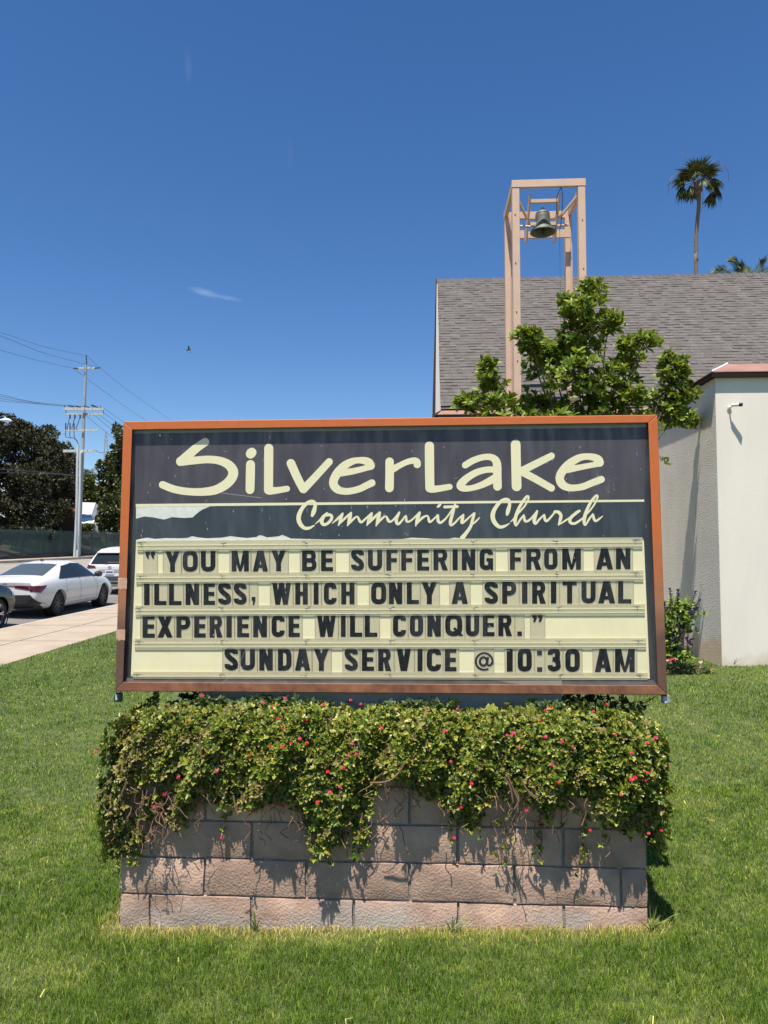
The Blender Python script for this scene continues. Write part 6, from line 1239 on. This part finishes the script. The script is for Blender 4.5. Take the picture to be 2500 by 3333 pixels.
for s_, f in ((1, 'side'), (-1, 'left')):
    pa('window', 'car_glass', [(1.06, .965), (2.16, .955), (2.14, 1.33), (1.62, 1.275)], f, .006); pa('window', 'car_glass', [(2.24, .955), (3.24, .945), (2.72, 1.315), (2.22, 1.335)], f, .006)
    pa('window_trim', 'car_plastic', [(2.155, .95), (2.245, .95), (2.23, 1.34), (2.135, 1.34)], f, .008, 3, 6)
    for y in (1.32, 2.2, 3.22): pa('door_seam', 'cladding', [(y - (.006 if y > 1.5 else .006), .34), (y + .006, .34), (y + .006 + (.0 if y > 1.5 else .10), .94), (y - .006 + (.0 if y > 1.5 else .10), .94)], f, .002, 1, 10)
    pa('door_seam', 'cladding', [(1.5, .31), (3.3, .31), (3.3, .32), (1.5, .32)], f, .002, 12, 1)
    for y in (1.62, 2.50): pa('door_handle', 'chrome' if False else 'car_white', [(y, .80), (y + .20, .795), (y + .20, .835), (y, .84)], f, .022, 6, 2)
    pa('tail_lamp', 'rear_lamp', [(.02, .70), (.16, .66), (.42, .84), (.02, .83)], f, .007, 8, 4)
    b = MB(); b.tube([Vector((s_ * .84, 3.08, .93)), Vector((s_ * .96, 3.05, .97))], .02, 6); b.tube([Vector((s_ * .93, 2.98, 1.0)), Vector((s_ * .98, 3.03, 1.0)), Vector((s_ * .99, 3.16, .99)), Vector((s_ * .95, 3.22, .98))], [.055, .085, .08, .03], 10); b.build('door_mirror', MATS['car_plastic'], t, smoothed=40)
    pa('tail_lamp', 'rear_lamp', [(s_ * .25, .80), (s_ * .74, .72), (s_ * .80, .84), (s_ * .25, .83)], 'rear', .008, 10, 3)
    pa('bumper_insert', 'car_plastic', [(s_ * .06, .36), (s_ * .84, .38), (s_ * .64, .62), (s_ * .06, .62)], 'rear', .008, 10, 5)
    pa('bumper_insert', 'cladding', [(.0, .30), (.52, .24), (.30, .32), (.0, .50)], f, .008, 6, 4)
pa('light_bar', 'rear_lamp', [(-.5, .825), (.5, .825), (.5, .845), (-.5, .845)], 'rear', .007, 10, 1)
pa('boot_strip', 'grey_strip', [(-.66, .85), (.66, .85), (.62, .93), (-.62, .93)], 'rear', .006, 14, 3)
pa('bumper_insert', 'car_plastic', [(-.6, .27), (.6, .27), (.72, .39), (-.72, .39)], 'rear', .006, 12, 4)
pa('emblem', 'chrome', [(-.06, .885), (.06, .885), (.05, .91), (-.05, .91)], 'rear', .010, 6, 3)
b = MB(); b.bar((-.55, -.03, .385), (.55, -.03, .385), .03, .02); b.build('bumper_trim', MATS['chrome'], t)
b = MB(); b.add([(-.012, 1.72, 1.395), (.012, 1.72, 1.395), (.012, 1.90, 1.42), (-.012, 1.90, 1.42), (-.004, 1.71, 1.475), (.004, 1.71, 1.475)], [(0, 1, 5, 4), (1, 2, 5), (3, 0, 4), (2, 3, 4, 5)]); b.build('antenna', MATS['car_plastic'], t)
# suv in front of it
SUV = [(0.00, .50, .95, .66, .74, .72, 1.02, .66), (.05, .34, 1.0, .80, .88, .84, 1.10, .76), (.25, .28, 1.02, .86, .92, .88, 1.46, .66), (.55, .26, 1.02, .87, .925, .89, 1.64, .62), (1.1, .25, 1.02, .87, .92, .89, 1.69, .62), (2.0, .25, 1.02, .87, .92, .89, 1.70, .62), (2.7, .25, 1.02, .87, .92, .89, 1.65, .62), (3.1, .25, 1.02, .87, .92, .89, 1.42, .66), (3.5, .25, 1.01, .87, .92, .88, 1.12, .74), (4.0, .26, .95, .86, .91, .85, 1.06, .70), (4.4, .28, .86, .82, .88, .80, .98, .62), (4.58, .34, .72, .72, .78, .70, .80, .55)]
q = at(300, 1932, 25.6); q = Vector((-9.62, 25.4, z_street(-10.6, 25.4)))
t, pa, bv = car('parked_car', 'white sport utility vehicle parked ahead, half hidden by the sign frame', SUV, (.98, 3.67), .35, .22, .88, 'car_white', q, yw, pt_, 'rim_grey', 5)
pa('rear_window', 'car_glass', [(-.70, 1.08), (.70, 1.08), (.56, 1.50), (-.56, 1.50)], 'rear', .007, 10, 8)
b = MB(); b.hexa([(-.55, .20, 1.46), (.55, .20, 1.46), (.52, .55, 1.56), (-.52, .55, 1.56), (-.55, .18, 1.49), (.55, .18, 1.49), (.52, .55, 1.615), (-.52, .55, 1.615)]); o = b.build('spoiler', MATS['car_white'], t); bevel(o, .01)
for s_, f in ((1, 'side'), (-1, 'left')):
    pa('tail_lamp', 'rear_lamp', [(s_ * .48, .95), (s_ * .86, .93), (s_ * .88, 1.06), (s_ * .55, 1.03)], 'rear', .008, 8, 3); pa('tail_lamp', 'rear_lamp', [(.02, .93), (.38, .98), (.36, 1.06), (.02, 1.06)], f, .008, 6, 3)
    pa('window', 'car_glass', [(.62, 1.10), (2.0, 1.10), (2.0, 1.50), (.85, 1.50)], f, .006); pa('window', 'car_glass', [(2.08, 1.10), (3.2, 1.08), (2.7, 1.48), (2.08, 1.51)], f, .006)
    pa('sill_cladding', 'cladding', [(1.42, .30), (3.25, .30), (3.25, .48), (1.42, .48)], f, .008, 12, 3)
pa('bumper_cladding', 'cladding', [(-.86, .38), (.86, .38), (.84, .66), (-.84, .66)], 'rear', .010, 12, 5)
pa('bumper_strip', 'grey_strip', [(-.66, .46), (.66, .46), (.66, .50), (-.66, .50)], 'rear', .016, 12, 1)
pa('hatch_recess', 'grey_strip', [(-.45, .80), (.45, .80), (.36, .90), (-.36, .90)], 'rear', .007, 8, 3)
o = pa('number_plate', 'plate', [(-.155, .73), (.155, .73), (.155, .88), (-.155, .88)], 'rear', .014, 4, 2)
pa('plate_mark', 'plate_mark', [(-.12, .78), (.12, .78), (.12, .83), (-.12, .83)], 'rear', .0165, 4, 1, parent=o)
b = MB(); b.lathe([(.058, 0), (.066, .004), (.058, .008), (.050, .004), (.058, 0)], (0, -.005, .965), (0, -1, 0), 24); b.lathe([(.022, 0), (.03, .004), (.022, .008)], (0, -.005, .975), (0, -1, 0), 16); b.build('emblem', MATS['chrome'], t)
pa('wiper', 'car_plastic', [(-.1, 1.12), (.4, 1.13), (.4, 1.15), (-.1, 1.15)], 'rear', .016, 6, 1)
# dark car whose nose enters at the left edge
BLK = [(y, zb, zs * .97, a, b_, c, zt * .95, d) for (y, zb, zs, a, b_, c, zt, d) in SUV[:9]] + [(4.0, .24, .92, .86, .91, .84, 1.0, .68), (4.3, .26, .84, .82, .88, .80, .92, .62), (4.45, .32, .66, .74, .80, .70, .74, .54)]
fa = Vector((-8.47, 16.02, z_street(-9.2, 16.02)))
t, pa, bv = car('parked_car', 'black car whose front wheel and wing enter at the left edge', BLK, (.95, 3.62), .34, .22, .87, 'car_black', fa - rt * .895 - d_ * 3.62, yw, pt_, 'rim_silver', 5, 1.12)
for s_, f in ((1, 'side'), (-1, 'left')):
    b = MB(); wr = .34; b.lathe([(wr * 1.12, .0), (wr * 1.2, .0), (wr * 1.19, .012), (wr * 1.12, .012)], (s_ * .858, 3.62, wr * 1.02), (s_, 0, 0), 40)
    b.build('arch_cladding', MATS['cladding'], t); pa('headlamp', 'lamp_glass', [(4.12, .72), (4.40, .66), (4.38, .74), (4.16, .82)], f, .008, 6, 3)
    pa('window', 'car_glass', [(.7, 1.04), (3.1, 1.03), (2.7, 1.40), (.9, 1.42)], f, .006); pa('sill_cladding', 'cladding', [(1.4, .28), (3.15, .28), (3.15, .44), (1.4, .44)], f, .008, 12, 3)
for i, (x, y, rx, ry, Y, m, lab) in enumerate(((100, 1745, 70, 30, 52, 'olive_leaf', 'dark shaded hedge shrub behind the second fence panel'), (180, 1752, 45, 28, 56, 'olive_leaf', 'dark shaded hedge shrub behind the fence just left of the pole'), (20, 1740, 50, 24, 49, 'olive_leaf', 'dark hedge shrub behind the leftmost fence panels'), (225, 1745, 40, 32, 60, 'olive_leaf', 'dark leafy shrub behind the utility pole base'))):
    shrub(lab, x, y, rx, ry, Y, m, 3200, 50 + i)
